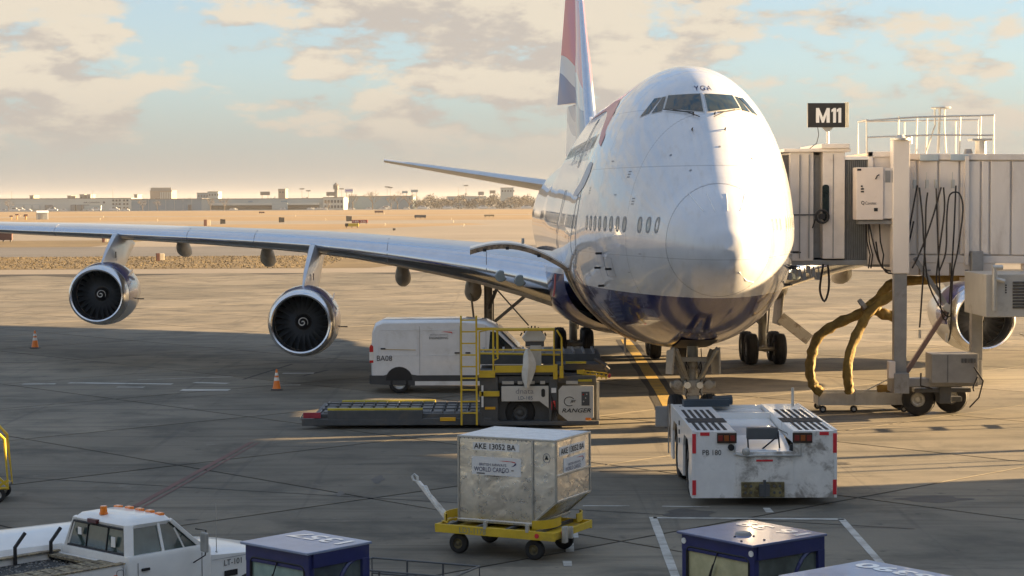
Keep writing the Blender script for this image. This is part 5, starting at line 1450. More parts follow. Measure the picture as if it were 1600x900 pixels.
# front / back skins, each panel its own piece
for sy in (-1, 1):
    y0_, y1_ = sy * cy, sy * (cy - .02)
    MB().prism([(cx0, .06), (cxs, .06), (cxs, ct - .03), (cx0, ct - .03)], min(y0_, y1_), max(y0_, y1_), 'xz').build('side_panel', M_dent, cn)
    MB().prism([(cxs + .02, .06), (cx1, .47), (cx1, ct - .03), (cxs + .02, ct - .03)], min(y0_, y1_), max(y0_, y1_), 'xz').build('side_panel', M_dent, cn)
MB().bb(cx1 - .02, cx1, -cy, cy, .47, ct - .03).build('end_panel', M_dent, cn)
MB().bb(cx0, cx0 + .02, -cy, cy, .06, ct - .03).build('end_panel', M_dent, cn)
MB().prism([(cxs, .06), (cx1, .47), (cx1 - .02, .49), (cxs, .08)], -cy, cy, 'xz').build('sloping_panel', M_dent, cn)
MB().bb(cx0 - .005, cx1 + .005, -cy - .005, cy + .005, ct - .03, ct).build('top_panel', mat('container_top', (.62, .66, .70), .35, .5, var=.12, vscale=6, bump=.5, bscale=3), cn, bevel=.008)
k = [((cx0, -cy, .03), (cx0, -cy, ct)), ((cx1, -cy, .47), (cx1, -cy, ct)), ((cx1, cy, .47), (cx1, cy, ct)), ((cx0, cy, .03), (cx0, cy, ct)), ((cxs, -cy - .003, .06), (cxs, -cy - .003, ct - .03)),
     ((cxs, -cy, .06), (cx1, -cy, .47)), ((cxs, cy, .06), (cx1, cy, .47)), ((cx1, -cy, .47), (cx1, cy, .47)), ((cx0, -cy, ct - .02), (cx1, -cy, ct - .02)), ((cx1, -cy, ct - .02), (cx1, cy, ct - .02)), ((cx1 + .003, -cy, .95), (cx1 + .003, cy, .95))]
for a, c in k: MB().bar(a, c, .045, .04).build('edge_profile', M_alud, cn, bevel=.006)
MB().bb(cx0 - .03, cxs + .05, -cy - .03, cy + .03, .0, .06).build('base_plate', M_alud, cn, bevel=.012)
k = MB()
for i in range(18): k.cyl((cx0 + .05 + i * .085, -cy - .028, ct - .045), (cx0 + .05 + i * .085, -cy - .018, ct - .045), .010, n=6); k.cyl((cx0 + .05 + i * .085, -cy - .038, .03), (cx0 + .05 + i * .085, -cy - .028, .03), .010, n=6)
k.build('rivet', M_grey, cn)['kind'] = 'stuff'
MB().prism([(cx0 + .30, 1.36), (cxs - .27, 1.36), (cxs - .27, 1.51), (cx0 + .30, 1.51)], -cy - .006, -cy - .002, 'xz').build('number_plate', M_white, cn)
text('AKE 13052 BA', M_ink, cn, (cx0 + .33, -cy - .009, 1.385), (1, 0, 0), (0, 0, 1), .105, .86, bold=.012)
sg = MB().bb(cx0 + .28, cxs - .24, -cy - .008, -cy - .002, .90, 1.24).build('brand_sticker', mat('sticker_white', (.72, .72, .72), .4, var=.03, dirt=(.3, .28, .25), dscale=4, dthr=(.62, .8)), cn)
text('BRITISH AIRWAYS', M_inkn, cn, (cx0 + .44, -cy - .011, 1.075), (1, 0, 0), (0, 0, 1), .048, .56)
text('WORLD CARGO', M_inkn, cn, (cx0 + .33, -cy - .011, .965), (1, 0, 0), (0, 0, 1), .085, .72)
def swoosh(o, r, k_, par):
    f = lambda u, v: Vector(o) + Vector(r) * u * k_ + Vector((0, 0, v * k_))
    MB().add([f(0, .02), f(.5, .035), f(.85, .02), f(1, -.06), f(.93, .0), f(.5, .0)] , [(0, 1, 2, 3, 4, 5)]).build('red_swoosh', M_inkr, par)
    MB().add([f(1, -.05), f(1.0, -.14), f(.86, -.22), f(.72, -.24), f(.86, -.17), f(.93, -.08)], [(0, 1, 2, 3, 4, 5)]).build('blue_swoosh', M_inkn, par)
swoosh((cx0 + .82, -cy - .011, 1.17), (1, 0, 0), .38, cn)
k = MB()
for a, c, d, e in ((.38, .92, .34, .04), (.60, .88, .5, .02), (.9, .955, .10, .03), (1.10, 1.0, .10, .035), (1.3, .98, .06, .02)): k.bb(cx0 + a, cx0 + a + d * .5, -cy - .0115, -cy - .0105, c, c + e * .5)
k.build('scuff_mark', M_ink, cn)
MB().tube([(cxs + .28 + .07 * math.cos(t * .42), -cy - .006, 1.28 + .085 * math.sin(t * .42)) for t in range(16)], .006, 4).build('round_decal', M_inkg, cn)
MB().prism([(cxs + .28, 1.33), (cxs + .32, 1.25), (cxs + .24, 1.25)], -cy - .008, -cy - .006, 'xz').build('decal_mark', M_ink, cn)
MB().bb(cx1 + .002, cx1 + .007, -.62, .52, 1.30, 1.47).build('number_plate', M_white, cn)
text('AKE 13052 BA', M_ink, cn, (cx1 + .012, -.58, 1.33), (0, 1, 0), (0, 0, 1), .11, 1.05, bold=.012)
MB().bb(cx1 + .002, cx1 + .008, -.45, .55, .98, 1.24).build('brand_sticker', MATS['sticker_white'], cn)
text('BRITISH AIRWAYS', M_inkn, cn, (cx1 + .012, -.25, 1.09), (0, 1, 0), (0, 0, 1), .045, .55)
text('WORLD CARGO', M_inkn, cn, (cx1 + .012, -.38, 1.0), (0, 1, 0), (0, 0, 1), .07, .7)
swoosh((cx1 + .012, .12, 1.19), (0, 1, 0), .34, cn)

# ================================================================= CONES
def cone():
    t = thing('traffic_cone', 'orange traffic cone with white bands standing alone under the far engine at left', 'traffic cone', (-21.6, 86.7, 0), 0, 'orange traffic cones on the apron')
    MB().bb(-.20, .20, -.20, .20, 0, .045).build('base', M_dgrey, t, bevel=.02)
    MB().lathe([(.045, .155), (.36, .095), (.36, .0935), (.46, .077), (.46, .0785), (.54, .063), (.54, .0625), (.62, .048), (.62, .050), (.76, .028), (.765, .001)], (0, 0, 0), (0, 0, 1), 20).build('body', M_orange, t, smooth=True)
    for z0, z1, r0, r1 in ((.34, .46, .101, .080), (.53, .63, .068, .050)): MB().lathe([(z0, r0), (z1, r1)], (0, 0, 0), (0, 0, 1), 20).build('white_band', mat('cone_band', (.75, .72, .68), .4), t, smooth=True)
    return t
c0 = cone(); c0.scale = (1.05,) * 3
c1 = copy_thing(c0); c1.location = (-8.25, 66.95, 0); c1['label'] = 'orange traffic cone with white bands between the near engine and the loader platform'; c1.scale = (.95,) * 3
# ================================================================= FOREGROUND VEHICLES
# pickup: local x forwards, y to its left, z up
pk = thing('pickup_truck', 'white pickup truck with orange roof lamps marked LT-101 at the lower left', 'pickup truck', (-6.0, 30.0, 0), R(47))
M_pk = mat('pickup_paint', (.78, .78, .76), .32, coat=.5, var=.04, dirt=(.42, .38, .32), dscale=2, dthr=(.6, .9))
hw = .98
# cab: lofted from beltline to roof
def loft(name, m, par, rings, bevel=0, smooth=True):
    k = MB(); n = len(rings[0])
    for r in rings: k.v += r
    for j in range(len(rings) - 1):
        for i in range(n): k.f.append((j*n+i, j*n+(i+1) % n, (j+1)*n+(i+1) % n, (j+1)*n+i))
    k.f += [tuple(range(n)), tuple(range((len(rings)-1)*n, len(rings)*n))]
    return k.build(name, m, par, bevel=bevel, smooth=smooth)
def ring(x0, x1, w, z, r=.12, n=3): return [(x, y, z) for x, y in rrect(x0, x1, -w, w, r, n)]
loft('lower_cab', M_pk, pk, [ring(-.78, .95, hw - .03, .42, .06), ring(-.80, .95, hw, .75, .06), ring(-.80, .95, hw, 1.24, .06), ring(-.79, .93, hw - .03, 1.32, .06)])
# roof and pillars
loft('roof', M_pk, pk, [ring(-.66, .28, hw - .22, 1.74, .14), ring(-.68, .30, hw - .20, 1.80, .16), ring(-.60, .24, hw - .26, 1.87, .16), ring(-.42, .08, hw - .42, 1.90, .16)])
for sy in (-1, 1):
    MB().bar((-.72, sy * (hw - .07), 1.2), (-.60, sy * (hw - .24), 1.80), .16, .09).build('pillar', M_pk, pk, bevel=.015)
    MB().bar((.86, sy * (hw - .05), 1.2), (.24, sy * (hw - .24), 1.80), .10, .07).build('pillar', M_pk, pk, bevel=.015)
    MB().add([(-.62, sy * (hw - .085), 1.31), (.76, sy * (hw - .085), 1.31), (.22, sy * (hw - .235), 1.76), (-.52, sy * (hw - .235), 1.76)], [(0, 1, 2, 3)]).build('side_window', mat('tinted_glass', (.05, .075, .07), .05, spec=.9, var=.5, vscale=1.2), pk)
    MB().bar((-.02, sy * (hw - .06), 1.22), (-.02, sy * (hw - .23), 1.78), .05, .04).bar((.45, sy * (hw - .06), 1.22), (.30, sy * (hw - .20), 1.66), .025, .03).build('door_frame', M_pk if sy > 0 else M_pk, pk)
    MB().bb(-.60, -.585, sy * (hw + .004) - .002, sy * (hw + .004) + .002, .45, 1.2).bb(.72, .735, sy * (hw + .004) - .002, sy * (hw + .004) + .002, .45, 1.2).build('door_seam', M_inkg, pk)
    MB().box((-.45, sy * (hw + .02), 1.08), (.16, .03, .045)).build('door_handle', M_ink, pk, bevel=.008)
    # big mirrors
    mk = MB().tube([(.55, sy * (hw), 1.05), (.60, sy * (hw + .26), 1.2), (.62, sy * (hw + .26), 1.62), (.60, sy * hw, 1.62)], .012, 5).build('mirror_arm', M_ink, pk)
    MB().box((.60, sy * (hw + .24), 1.42), (.06, .20, .34), rz=sy * .1).build('mirror_head', M_lgrey, mk, bevel=.03)
MB().add([(-.725, -.80, 1.35), (-.725, .80, 1.35), (-.665, .70, 1.72), (-.665, -.70, 1.72)], [(0, 1, 2, 3)]).build('rear_window', MATS['tinted_glass'], pk)
MB().tube([(-.735, -.82, 1.33), (-.735, .82, 1.33), (-.672, .72, 1.74), (-.672, -.72, 1.74), (-.735, -.82, 1.33)], .022, 5).build('window_seal', M_ink, pk)
for y in (-.28, .3): MB().bar((-.745, y, 1.27), (-.675, y, 1.72), .02, .015).build('window_seal', M_ink, pk)
MB().add([(.88, -.82, 1.30), (.88, .82, 1.30), (.30, .70, 1.78), (.30, -.70, 1.78)], [(0, 1, 2, 3)]).build('windscreen', MATS['tinted_glass'], pk)
MB().box((-.70, .12, 1.80), (.07, .26, .07)).build('high_stop_lamp', mat('dark_lens', (.10, .02, .02), .3), pk, bevel=.01)
bc = MB().cyl((-.50, .10, 1.89), (-.50, .10, 1.92), .075, n=16).cyl((-.50, .10, 1.92), (-.50, .10, 2.03), .065, .055, n=16).build('beacon', M_amber, pk, smooth=True)
for y in (-.60, -.33, -.04, .26, .58):
    MB().box((.14, y, 1.90 if abs(y) < .5 else 1.885), (.11, .15, .065)).build('roof_lamp', M_amber, pk, bevel=.025)
MB().box((-.745, .45, 1.60), (.01, .10, .12)).build('window_sticker', M_inkw, pk)
MB().box((-.752, -.52, 1.52), (.01, .11, .17)).build('window_sticker', M_inkw, pk)
# seats, wheel seen through the glass
for y in (-.42, .42): MB().box((-.30, y, 1.25), (.16, .46, .5)).build('seat', M_dgrey, pk, bevel=.05)
# hood and wings
hd = loft('hood', M_pk, pk, [[(x, y, z) for x, y, z in [(.92, -hw + .02, .6), (.92, hw - .02, .6), (.92, hw - .02, 1.12), (.92, hw - .2, 1.19), (.92, 0, 1.21), (.92, -hw + .2, 1.19), (.92, -hw + .02, 1.12)]],
     [(1.7, -hw, .6), (1.7, hw, .6), (1.7, hw, 1.07), (1.7, hw - .22, 1.15), (1.7, 0, 1.18), (1.7, -hw + .22, 1.15), (1.7, -hw, 1.07)],
     [(2.35, -hw + .02, .6), (2.35, hw - .02, .6), (2.35, hw - .02, .98), (2.35, hw - .25, 1.04), (2.35, 0, 1.07), (2.35, -hw + .25, 1.04), (2.35, -hw + .02, .98)],
     [(2.5, -hw + .06, .6), (2.5, hw - .06, .6), (2.5, hw - .06, .9), (2.5, hw - .28, .95), (2.5, 0, .97), (2.5, -hw + .28, .95), (2.5, -hw + .06, .9)]])
MB().bb(2.5, 2.62, -hw, hw, .45, .68).build('front_bumper', M_lgrey, pk, bevel=.03)
MB().bb(.95, 2.45, -hw - .004, -hw + .0, 1.03, 1.036).build('door_seam', M_inkg, pk)
MB().box((1.05, 0, 1.20), (.03, 1.2, .015)).build('wiper', M_ink, pk)
MB().tube([(1.0, -.2, 1.225), (.95, -.75, 1.26)], .010, 5).build('wiper', M_ink, pk)
text('LT-101', M_ink, pk, (1.20, -hw - .006, .90), (1, 0, 0), (0, 0, 1), .10, .38)
MB().box((1.35, -hw - .005, .76), (.28, .012, .10)).build('name_badge', M_ink, pk)
MB().cyl((1.12, -hw + .10, 1.13), (1.12, -hw + .10, 1.98), .008, .003, n=6).cyl((1.12, -hw + .10, 1.12), (1.12, -hw + .10, 1.16), .03, .015, n=8).build('whip_aerial', M_lgrey, pk)
# bed with ribbed floor and rails
bx0, bx1 = -3.1, -.85
for sy in (-1, 1):
    MB().bb(bx0, bx1, sy * hw - (.06 if sy > 0 else -0), sy * hw + (0 if sy > 0 else .06), .50, 1.22).build('bed_side', M_pk, pk, bevel=.015)
    MB().bb(bx0, bx1, sy * (hw - .05) - .07, sy * (hw - .05) + .07, 1.22, 1.245).build('rail_cap', mat('bed_rail_cap', (.16, .13, .09), .75, dirt=(.45, .36, .22), dscale=14, dthr=(.46, .56), bump=.6), pk, bevel=.008)
MB().bb(bx1 - .05, bx1, -hw, hw, .5, 1.20).build('bed_front', M_pk, pk)
M_bed = mat('bed_liner_litter', (.03, .032, .034), .8, var=.4, vscale=30, dirt=(.24, .23, .20), dscale=22, dthr=(.58, .64), bump=.8, bscale=30)
MB().bb(bx0, bx1 - .05, -hw + .06, hw - .06, 1.06, 1.10).build('bed_floor', M_bed, pk)
M_rack = mat('bed_slats_paint', (.30, .25, .16), .7, var=.3, vscale=16, dirt=(.06, .05, .04), dscale=10, dthr=(.44, .56), bump=.5, bscale=18)
for i in range(9): MB().bb(bx0 + .02 + i * .25, bx0 + .23 + i * .25, -hw + .06, -.30, 1.19, 1.215).build('deck_board', M_rack, pk)
MB().bb(bx1 - .25, bx1 - .08, -.3, hw - .1, 1.16, 1.20).build('deck_board', M_rack, pk)
k = MB()
for i in range(260):
    x, y = random.uniform(bx0, bx1 - .1), random.uniform(-.3, hw - .1); s_ = random.uniform(.01, .03)
    k.box((x, y, 1.105), (s_, s_ * 1.4, s_), rz=random.random() * 3)
k.build('litter', mat('litter', (.25, .25, .24), .8, var=.5, vscale=9), pk)['kind'] = 'stuff'
for x, y, t_ in ((-1.75, .86, .0), (-1.05, .86, 0)): MB().tube([(x, y, 1.08), (x, y, 1.40), (x + .2, y, 1.62)], .032, 6).build('stake_rack_post', M_ink, pk)
for x in (-2.15, 1.75):
    for sy in (-1, 1):
        wheel(pk, (x, sy * (hw - .12), .38), .38, .25, (0, 1, 0))
MB().bb(-3.0, 2.4, -.5, .5, .35, .55).build('chassis', M_dgrey, pk)
MB().cyl((-1.05, -hw - .03, 1.02), (-1.05, -hw, 1.02), .05, n=12).build('side_marker', M_amber, pk)
P = rrect(-1.02 + .0, -.88, .72, 1.14, .04, 2)
MB().tube([(x, -hw - .004, z) for x, z in P] + [(P[0][0], -hw - .004, P[0][1])], .006, 4).build('fuel_flap', M_inkg, pk)

pk.scale = (.92,) * 3
# second white vehicle behind the pickup
w2 = thing('service_vehicle', 'white rounded service vehicle body lettered dnata, half hidden behind the pickup bed', 'service vehicle', (-8.0, 30.3, 0), R(38))
loft('bonnet', M_pk, w2, [[(x, y * k_, z) for y, z in [(-.8, .5), (.8, .5), (.82, 1.0), (.7, 1.22), (.35, 1.36), (0, 1.40), (-.35, 1.36), (-.7, 1.22), (-.82, 1.0)]] for x, k_ in ((-.9, .98), (.3, 1.0), (1.4, 1.0), (1.6, .92))])
loft('cab', M_pk, w2, [[(x, y, z) for y, z in [(-.85, .5), (.85, .5), (.85, 1.15), (.7, 1.3), (-.7, 1.3), (-.85, 1.15)]] for x in (-2.6, -.95)])
MB().bb(-.96, -.93, -.55, .5, .85, 1.25).build('open_panel', mat('beige_panel', (.5, .46, .38), .6, dirt=(.1, .08, .06), dscale=3, dthr=(.5, .6)), w2)
MB().bb(-.6, -.45, -.84, -.8, .9, 1.05).build('tail_light', M_red, w2)
text('dnata', M_inkg, w2, (.35, -.835, .96), (1, 0, 0), (0, .25, 1), .16, .62)
for x in (-1.8, .9):
    for y in (-.7, .7): wheel(w2, (x, y, .36), .36, .22, (0, 1, 0))

# tow tractors with cab: local x forwards (windscreen), y left
def tractor(name_label, loc, rz, L, Wd, Hc, digits, body_col, roof_m, extras):
    t = thing('tow_tractor', name_label, 'tow tractor', loc, rz, 'navy baggage tow tractors')
    a, c = L / 2, Wd / 2
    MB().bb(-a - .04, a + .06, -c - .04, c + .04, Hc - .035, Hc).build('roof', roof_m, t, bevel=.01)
    fr = M_navy
    MB().bb(a - .06, a, -c, c, Hc - .26, Hc - .035).build('front_header', fr, t, bevel=.01)
    for sy in (-1, 1):
        MB().bb(-a, a - .06, sy * c - .03, sy * c + .03, Hc - .22, Hc - .035).build('side_header', fr, t, bevel=.008)
        MB().bb(a - .10, a - .003, sy * c - (.09 if sy > 0 else 0), sy * c + (0 if sy > 0 else .09), .9, Hc - .2).build('front_pillar', fr, t, bevel=.015)
        MB().bb(-a, -a + .13, sy * c - .035, sy * c + .035, .9, Hc - .2).build('rear_pillar', fr, t, bevel=.01)
        MB().tube([(-a + .16 + .42 * math.sin(q), sy * (c - .01), Hc - .75 + .56 * math.cos(q)) for q in [i * .16 for i in range(11)]], .035, 6).build('door_arch', fr, t)
        MB().bb(-a + .1, a - .08, sy * (c - .015) - .004, sy * (c - .015) + .004, 1.0, Hc - .2).build('side_glass', mat('clear_side_glass', (.10, .125, .115), .06, spec=.9, var=.5, vscale=1.5), t)
    MB().bb(-a, -a + .05, -c, c, Hc - .22, Hc - .035).build('rear_header', fr, t)
    P = rrect(-c + .10, c - .10, 1.0, Hc - .20, .07, 3)
    MB().prism(P, a - .04, a - .03, 'yz').build('windscreen', mat('windscreen_glass_reflected_yellow' if extras else 'windscreen_glass_green', (.58, .55, .32) if extras else (.30, .42, .38), .05, spec=.9, var=.35, vscale=1.1), t)  # with extras, the reflected terminal interior is painted into the glass colour
    MB().tube([(a - .01, y, z) for y, z in P] + [(a - .01, *P[0])], .02, 5).build('window_seal', M_ink, t)
    MB().tube([(a + .01, .02, Hc - .20), (a + .03, -.06, Hc - .42), (a + .02, -.18, Hc - .8)], .010, 5).build('wiper', M_ink, t)
    MB().tube([(a + .02, -.06, Hc - .38), (a + .02, -.30, Hc - .95)], .014, 5).build('wiper_blade', M_ink, t)
    MB().bb(-a, a + 1.3, -c, c, .35, .92).build('body', body_col, t, bevel=.04)
    MB().bb(-a, a + .02, -c, c, .85, 1.0).build('body_rim', body_col, t, bevel=.02)
    MB().box((-.15, 0, 1.15), (.14, .5, .6)).build('seat', M_dgrey, t, bevel=.05)
    MB().tube([(.35 + .03 * math.cos(q), .17 * math.sin(q), 1.22 + .16 * math.cos(q)) for q in [i * .45 for i in range(15)]], .014, 5).build('steering_wheel', M_ink, t)
    for x in (-a + .3, a + .95):
        for sy in (-1, 1): wheel(t, (x, sy * (c - .08), .30), .30, .2, (0, 1, 0))
    if extras:
        for y in (-c + .05, c - .05): MB().cyl((a, y, Hc - .13), (a + .012, y, Hc - .13), .042, n=16).build('marker_disc', M_inkw, t)
        MB().cyl((a * .35, .05 * L, Hc), (a * .35, .05 * L, Hc + .035), .12, .10, n=20).build('roof_vent', M_grey, t, smooth=True)
        for x, y in ((.62, .42), (.45, .12), (.32, .55), (.22, .25)): MB().cyl((x, y, Hc), (x, y, Hc + .012), .016, n=8).build('roof_bolt', M_ink, t)
    else:
        MB().box((a - .10, .12, Hc - .42), (.05, .10, .22)).build('mirror', M_lgrey, t, bevel=.02)
    return t
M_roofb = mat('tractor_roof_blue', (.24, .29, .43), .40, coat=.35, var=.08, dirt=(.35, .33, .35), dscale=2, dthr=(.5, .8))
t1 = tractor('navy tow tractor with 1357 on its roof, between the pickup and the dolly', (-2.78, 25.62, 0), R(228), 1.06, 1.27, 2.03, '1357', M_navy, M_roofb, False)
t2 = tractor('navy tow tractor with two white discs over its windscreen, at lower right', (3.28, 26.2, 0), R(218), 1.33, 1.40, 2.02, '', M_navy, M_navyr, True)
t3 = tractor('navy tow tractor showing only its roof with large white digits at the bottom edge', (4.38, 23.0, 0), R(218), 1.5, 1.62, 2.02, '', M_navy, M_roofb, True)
text('1357', M_inkc, t1, (-.42, .52, 2.034), (0, -1, 0), (1, 0, 0), .34, 1.05, bold=.02, depth=.002)
text('16 39', M_inkc, t2, (-.55, .62, 2.024), (0, -1, 0), (1, 0, 0), .32, 1.25, bold=.03, depth=.002)
text('06390', M_inkc, t3, (-.62, .76, 2.024), (0, -1, 0), (1, 0, 0), .30, 1.46, bold=.03, depth=.002)

# pipe rail cart
ct_ = thing('baggage_cart', 'dark pipe railed baggage cart beside the navy tractor, at the bottom edge', 'cart', (-1.6, 28.2, 0), R(-24))
def crail(p): return MB().tube(p, .016, 6).build('rail', M_dgrey, ct_)
for y in (-.45, .45):
    crail([(-.8, y, .45), (-.8, y, 1.18), (1.0, y, 1.18), (1.0, y, .45)]); crail([(-.8, y, .95), (1.0, y, .95)])
    for x in (-.2, .4): crail([(x, y, .45), (x, y, 1.18)])
crail([(-.8, -.45, 1.18), (-.8, .45, 1.18)]); crail([(1.0, -.45, 1.18), (1.0, .45, 1.18)])
MB().bb(-.85, 1.05, -.5, .5, .40, .46).build('deck', M_dgrey, ct_)
MB().box((.05, .1, .60), (.35, .4, .3)).build('battery_box', M_navy, ct_, bevel=.02)
for x in (-.6, .8):
    for y in (-.4, .4): wheel(ct_, (x, y, .18), .18, .1)

# yellow framed trolley at the left edge
yt = thing('stairs_trolley', 'yellow tubular framed trolley cut off by the left edge', 'trolley', (-12.05, 41.9, 0), R(6))
MB().tube([(-1.2, 0, 1.75), (.55, 0, 1.75), (.88, 0, 1.40), (.95, 0, .32), (-1.2, 0, .32)], .035, 8).build('frame', M_yellow, yt)
MB().tube([(-1.2, .9, 1.75), (.5, .9, 1.75), (.8, .9, 1.40), (.9, .9, .32), (-1.2, .9, .32)], .035, 8).build('frame', M_yellow, yt)
MB().bar((.55, 0, .75), (.95, 0, .35), .05).bar((.70, 0, .34), (.96, 0, .5), .06).build('gusset', M_yellow, yt)
MB().bb(-1.2, .9, 0, .9, .28, .34).build('deck', M_dgrey, yt)
MB().bb(-1.1, .55, .2, .7, .34, 1.2).build('load', mat('dull_pink_box', (.45, .25, .22), .6), yt, bevel=.03)
for x in (-.8, .72):
    for y in (.05, .85): wheel(yt, (x, y, .16), .16, .09)

# ================================================================= AIRFIELD FURNITURE
def airsign(label, x, y, w, h, m, txt=None, tm=M_ink):
    t = thing('airfield_sign', label, 'sign', (x, y, 0), 0, 'airfield guidance signs')
    MB().bb(-w/2, w/2, -.25, .25, .35, .35 + h).build('sign_panel', m, t, bevel=.04)
    for s_ in (-.4, 0, .4): MB().bb(s_ * w - .08, s_ * w + .08, -.1, .1, 0, .36).build('sign_leg', M_dgrey, t)
    if txt: text(txt, tm, t, (-w * .42, -.27, .35 + h * .22), (1, 0, 0), (0, 0, 1), h * .55, w * .84)
    return t
M_sr = mat('sign_red', (.30, .06, .05), .6); M_sy = mat('sign_yellow', (.55, .42, .04), .6)
airsign('red runway sign on the dry grass beyond the wing', -42.3, 535, 4.4, .85, M_sr, '14R 32L', M_inkw)
o_ = airsign('black and yellow taxiway sign nearest the wing, left of the red one', -38.5, 463, 3.3, .75, M_sy)
MB().bb(-1.65, -.9, -.27, .25, .38, 1.1).build('sign_panel', M_ink, o_)
airsign('long dark sign board backed to the camera near the middle of the grass', -32.8, 690, 4.2, .95, M_dgrey)
airsign('tan low sign board nearest the airliner on the far pavement', 10.5 - 19, 730, 3.8, .6, mat('sign_tan', (.30, .24, .13), .7))
airsign('small dark sign board on the golden grass beyond the middle', -68, 985, 4.5, 1.0, mat('sign_brown', (.12, .05, .04), .6))
airsign('small dark marker board far out on the grass, left of the others', -130, 1000, 3, .7, mat('sign_brown', (.12, .05, .04)))
airsign('dark sign box at the left edge just below the wing', -84.2, 318, 3.0, 1.6, mat('sign_brown', (.12, .05, .04)))
# small markers: black and cream drums
def marker(lbl, x, y, h, m1, m2):
    t = thing('marker_box', lbl, 'marker', (x, y, 0), R(20), 'small marker boxes on the airfield')
    MB().bb(-h*.3, h*.15, -.2, .2, 0, h).build('face', m1, t, bevel=.03); MB().bb(h*.15, h*.75, -.18, .18, .05, h*.95).build('back', m2, t, bevel=.05)
    return t
M_dr = mat('sign_brown', (.12, .05, .04)); M_cr = mat('marker_cream', (.55, .48, .36), .6)
marker('dark faced marker box below the far engine pylon gap on the near grass', -39.4, 214, .85, M_dr, M_cr)
marker('small dark marker box beside the far engine pylon, above the taxiway', -66.5, 313, .9, M_dr, M_cr)
marker('cream marker box on the pavement just above the wing', -82, 515, 1.7, M_dr, M_cr)
marker('black marker post above the middle of the wing', -71, 590, 1.6, M_ink, M_ink)
marker('black marker post a little left above the middle of the wing', -73, 590 , 1.4, M_ink, M_ink).location = (-84.5, 560, 0)
marker('thin dark marker post between wing and sign', -52, 610, 1.7, M_ink, M_ink)
marker('dark pin marker left of the far engine', -60.5, 335, 1.0, M_dr, M_dr)
marker('low dark marker on the pavement right of the yellow sign', -25.8, 420, .5, M_ink, M_ink)
# edge lights
el = []
for i, (x, y) in enumerate([(-118, 640), (-62, 640), (-20, 640), (-150, 700), (-33, 500), (-12, 480), (-17, 560), (-170, 800), (-90, 800), (20, 800), (-230, 900), (-60, 905), (8, 900)]):
    if i == 0:
        e0 = thing('edge_light', 'small cream edge light along the far pavement', 'light', (x, y, 0), 0, 'edge lights along the far pavements')
        MB().cyl((0, 0, 0), (0, 0, .35), .08, n=8).build('stem', M_cr, e0); MB().cyl((0, 0, .35), (0, 0, .6), .16, .1, n=10).build('lens', M_cr, e0)
    else: c = copy_thing(e0); c.location = (x, y, 0)
# equipment hut with its tiny fittings
ht = thing('equipment_hut', 'small grey and white equipment hut on the far grass at left', 'hut', (-180, 735, 0), R(18))
MB().prism([(-1.9, 0), (1.9, 0), (1.9, 2.5), (0, 3.2), (-1.9, 2.5)], -1.6, 2.2, 'yz').build('wall', mat('hut_grey', (.34, .36, .36), .7), ht)
MB().prism([(-1.9, 0), (1.9, 0), (1.9, 2.5), (0, 3.2), (-1.9, 2.5)], 2.2, 2.6, 'yz').build('end_wall', mat('hut_white', (.8, .78, .7), .7), ht)
MB().prism([(-2.1, 2.45), (0, 3.25), (2.1, 2.45), (2.1, 2.6), (0, 3.4), (-2.1, 2.6)], -1.8, 2.8, 'yz').build('roof', M_white, ht)
MB().bb(-.5, .5, -1.96, -1.9, 0, 2.0).build('door', M_grey, ht)
for x, y, h in ((-186, 735, 1.1), (-190, 738, 1.6), (-182.5, 722, 1.6), (-199, 700, 1.3), (-194, 745, 1.0)):
    t = thing('frangible_post', 'orange and black equipment post beside the hut on the far grass', 'post', (x, y, 0), 0, 'orange equipment posts by the hut')
    MB().cyl((0, 0, 0), (0, 0, h), .18, n=8).build('post', mat('post_orange', (.5, .22, .04), .6), t); MB().bb(-.7, .7, -.2, .2, h, h + .45).build('crossbar', M_dr, t)
# ================================================================= DISTANT BUILDINGS
FY = 1400.0
def FX(px, Y=FY): return (px - 800) * Y / 3000
def FZ(px, py, Y=FY): return 6.6 + (312 + (800 - px) * .00524 - py) * Y / 3000
M_bw = mat('far_white_wall', (.50, .51, .47), .7, var=.05, vscale=.02)
M_bb = mat('far_blue_wall', (.18, .27, .33), .7, var=.06, vscale=.03)
M_bp = mat('far_pale_wall', (.33, .39, .39), .7, var=.06, vscale=.03)
M_bg = mat('far_grey_wall', (.24, .23, .215), .8, var=.1, vscale=.05)
M_bd = mat('far_dark_panel', (.10, .10, .105), .7)
M_bt = mat('far_tan_wall', (.30, .24, .185), .8)
M_win = mat('far_window', (.06, .07, .08), .3)
def bldg(name, label, cat, px0, px1, ytop, m, depth=40, Y=FY, base=0.0, group=None, parts=True):
    x0, x1 = FX(px0, Y), FX(px1, Y); zt = FZ((px0 + px1) / 2, ytop, Y)
    t = thing(name, label, cat, ((x0 + x1) / 2, Y, 0), 0, group)
    w = x1 - x0
    MB().bb(-w/2, w/2, 0, depth, base, zt).build('wall', m, t)
    MB().bb(-w/2 - .3, w/2 + .3, -.4, depth + .4, zt, zt + .5).build('roof', M_bg, t)
    return t, w, zt
def loc_(t, px): return FX(px, t.location.y) - t.location.x
bwh, w_, zt = bldg('cargo_building', 'long low white cargo building lettered AIR CANADA at the far left', 'building', -260, 206, 311.5, M_bw)
text('AIR CANADA', M_bd, bwh, (loc_(bwh, 132), -.6, zt - 3.2), (1, 0, 0), (0, 0, 1), 1.0, 12.0, bold=.02)
MB().cyl((loc_(bwh, 164), -.6, zt - 2.7), (loc_(bwh, 164), -.1, zt - 2.7), .8, n=16).build('round_emblem', M_bd, bwh)
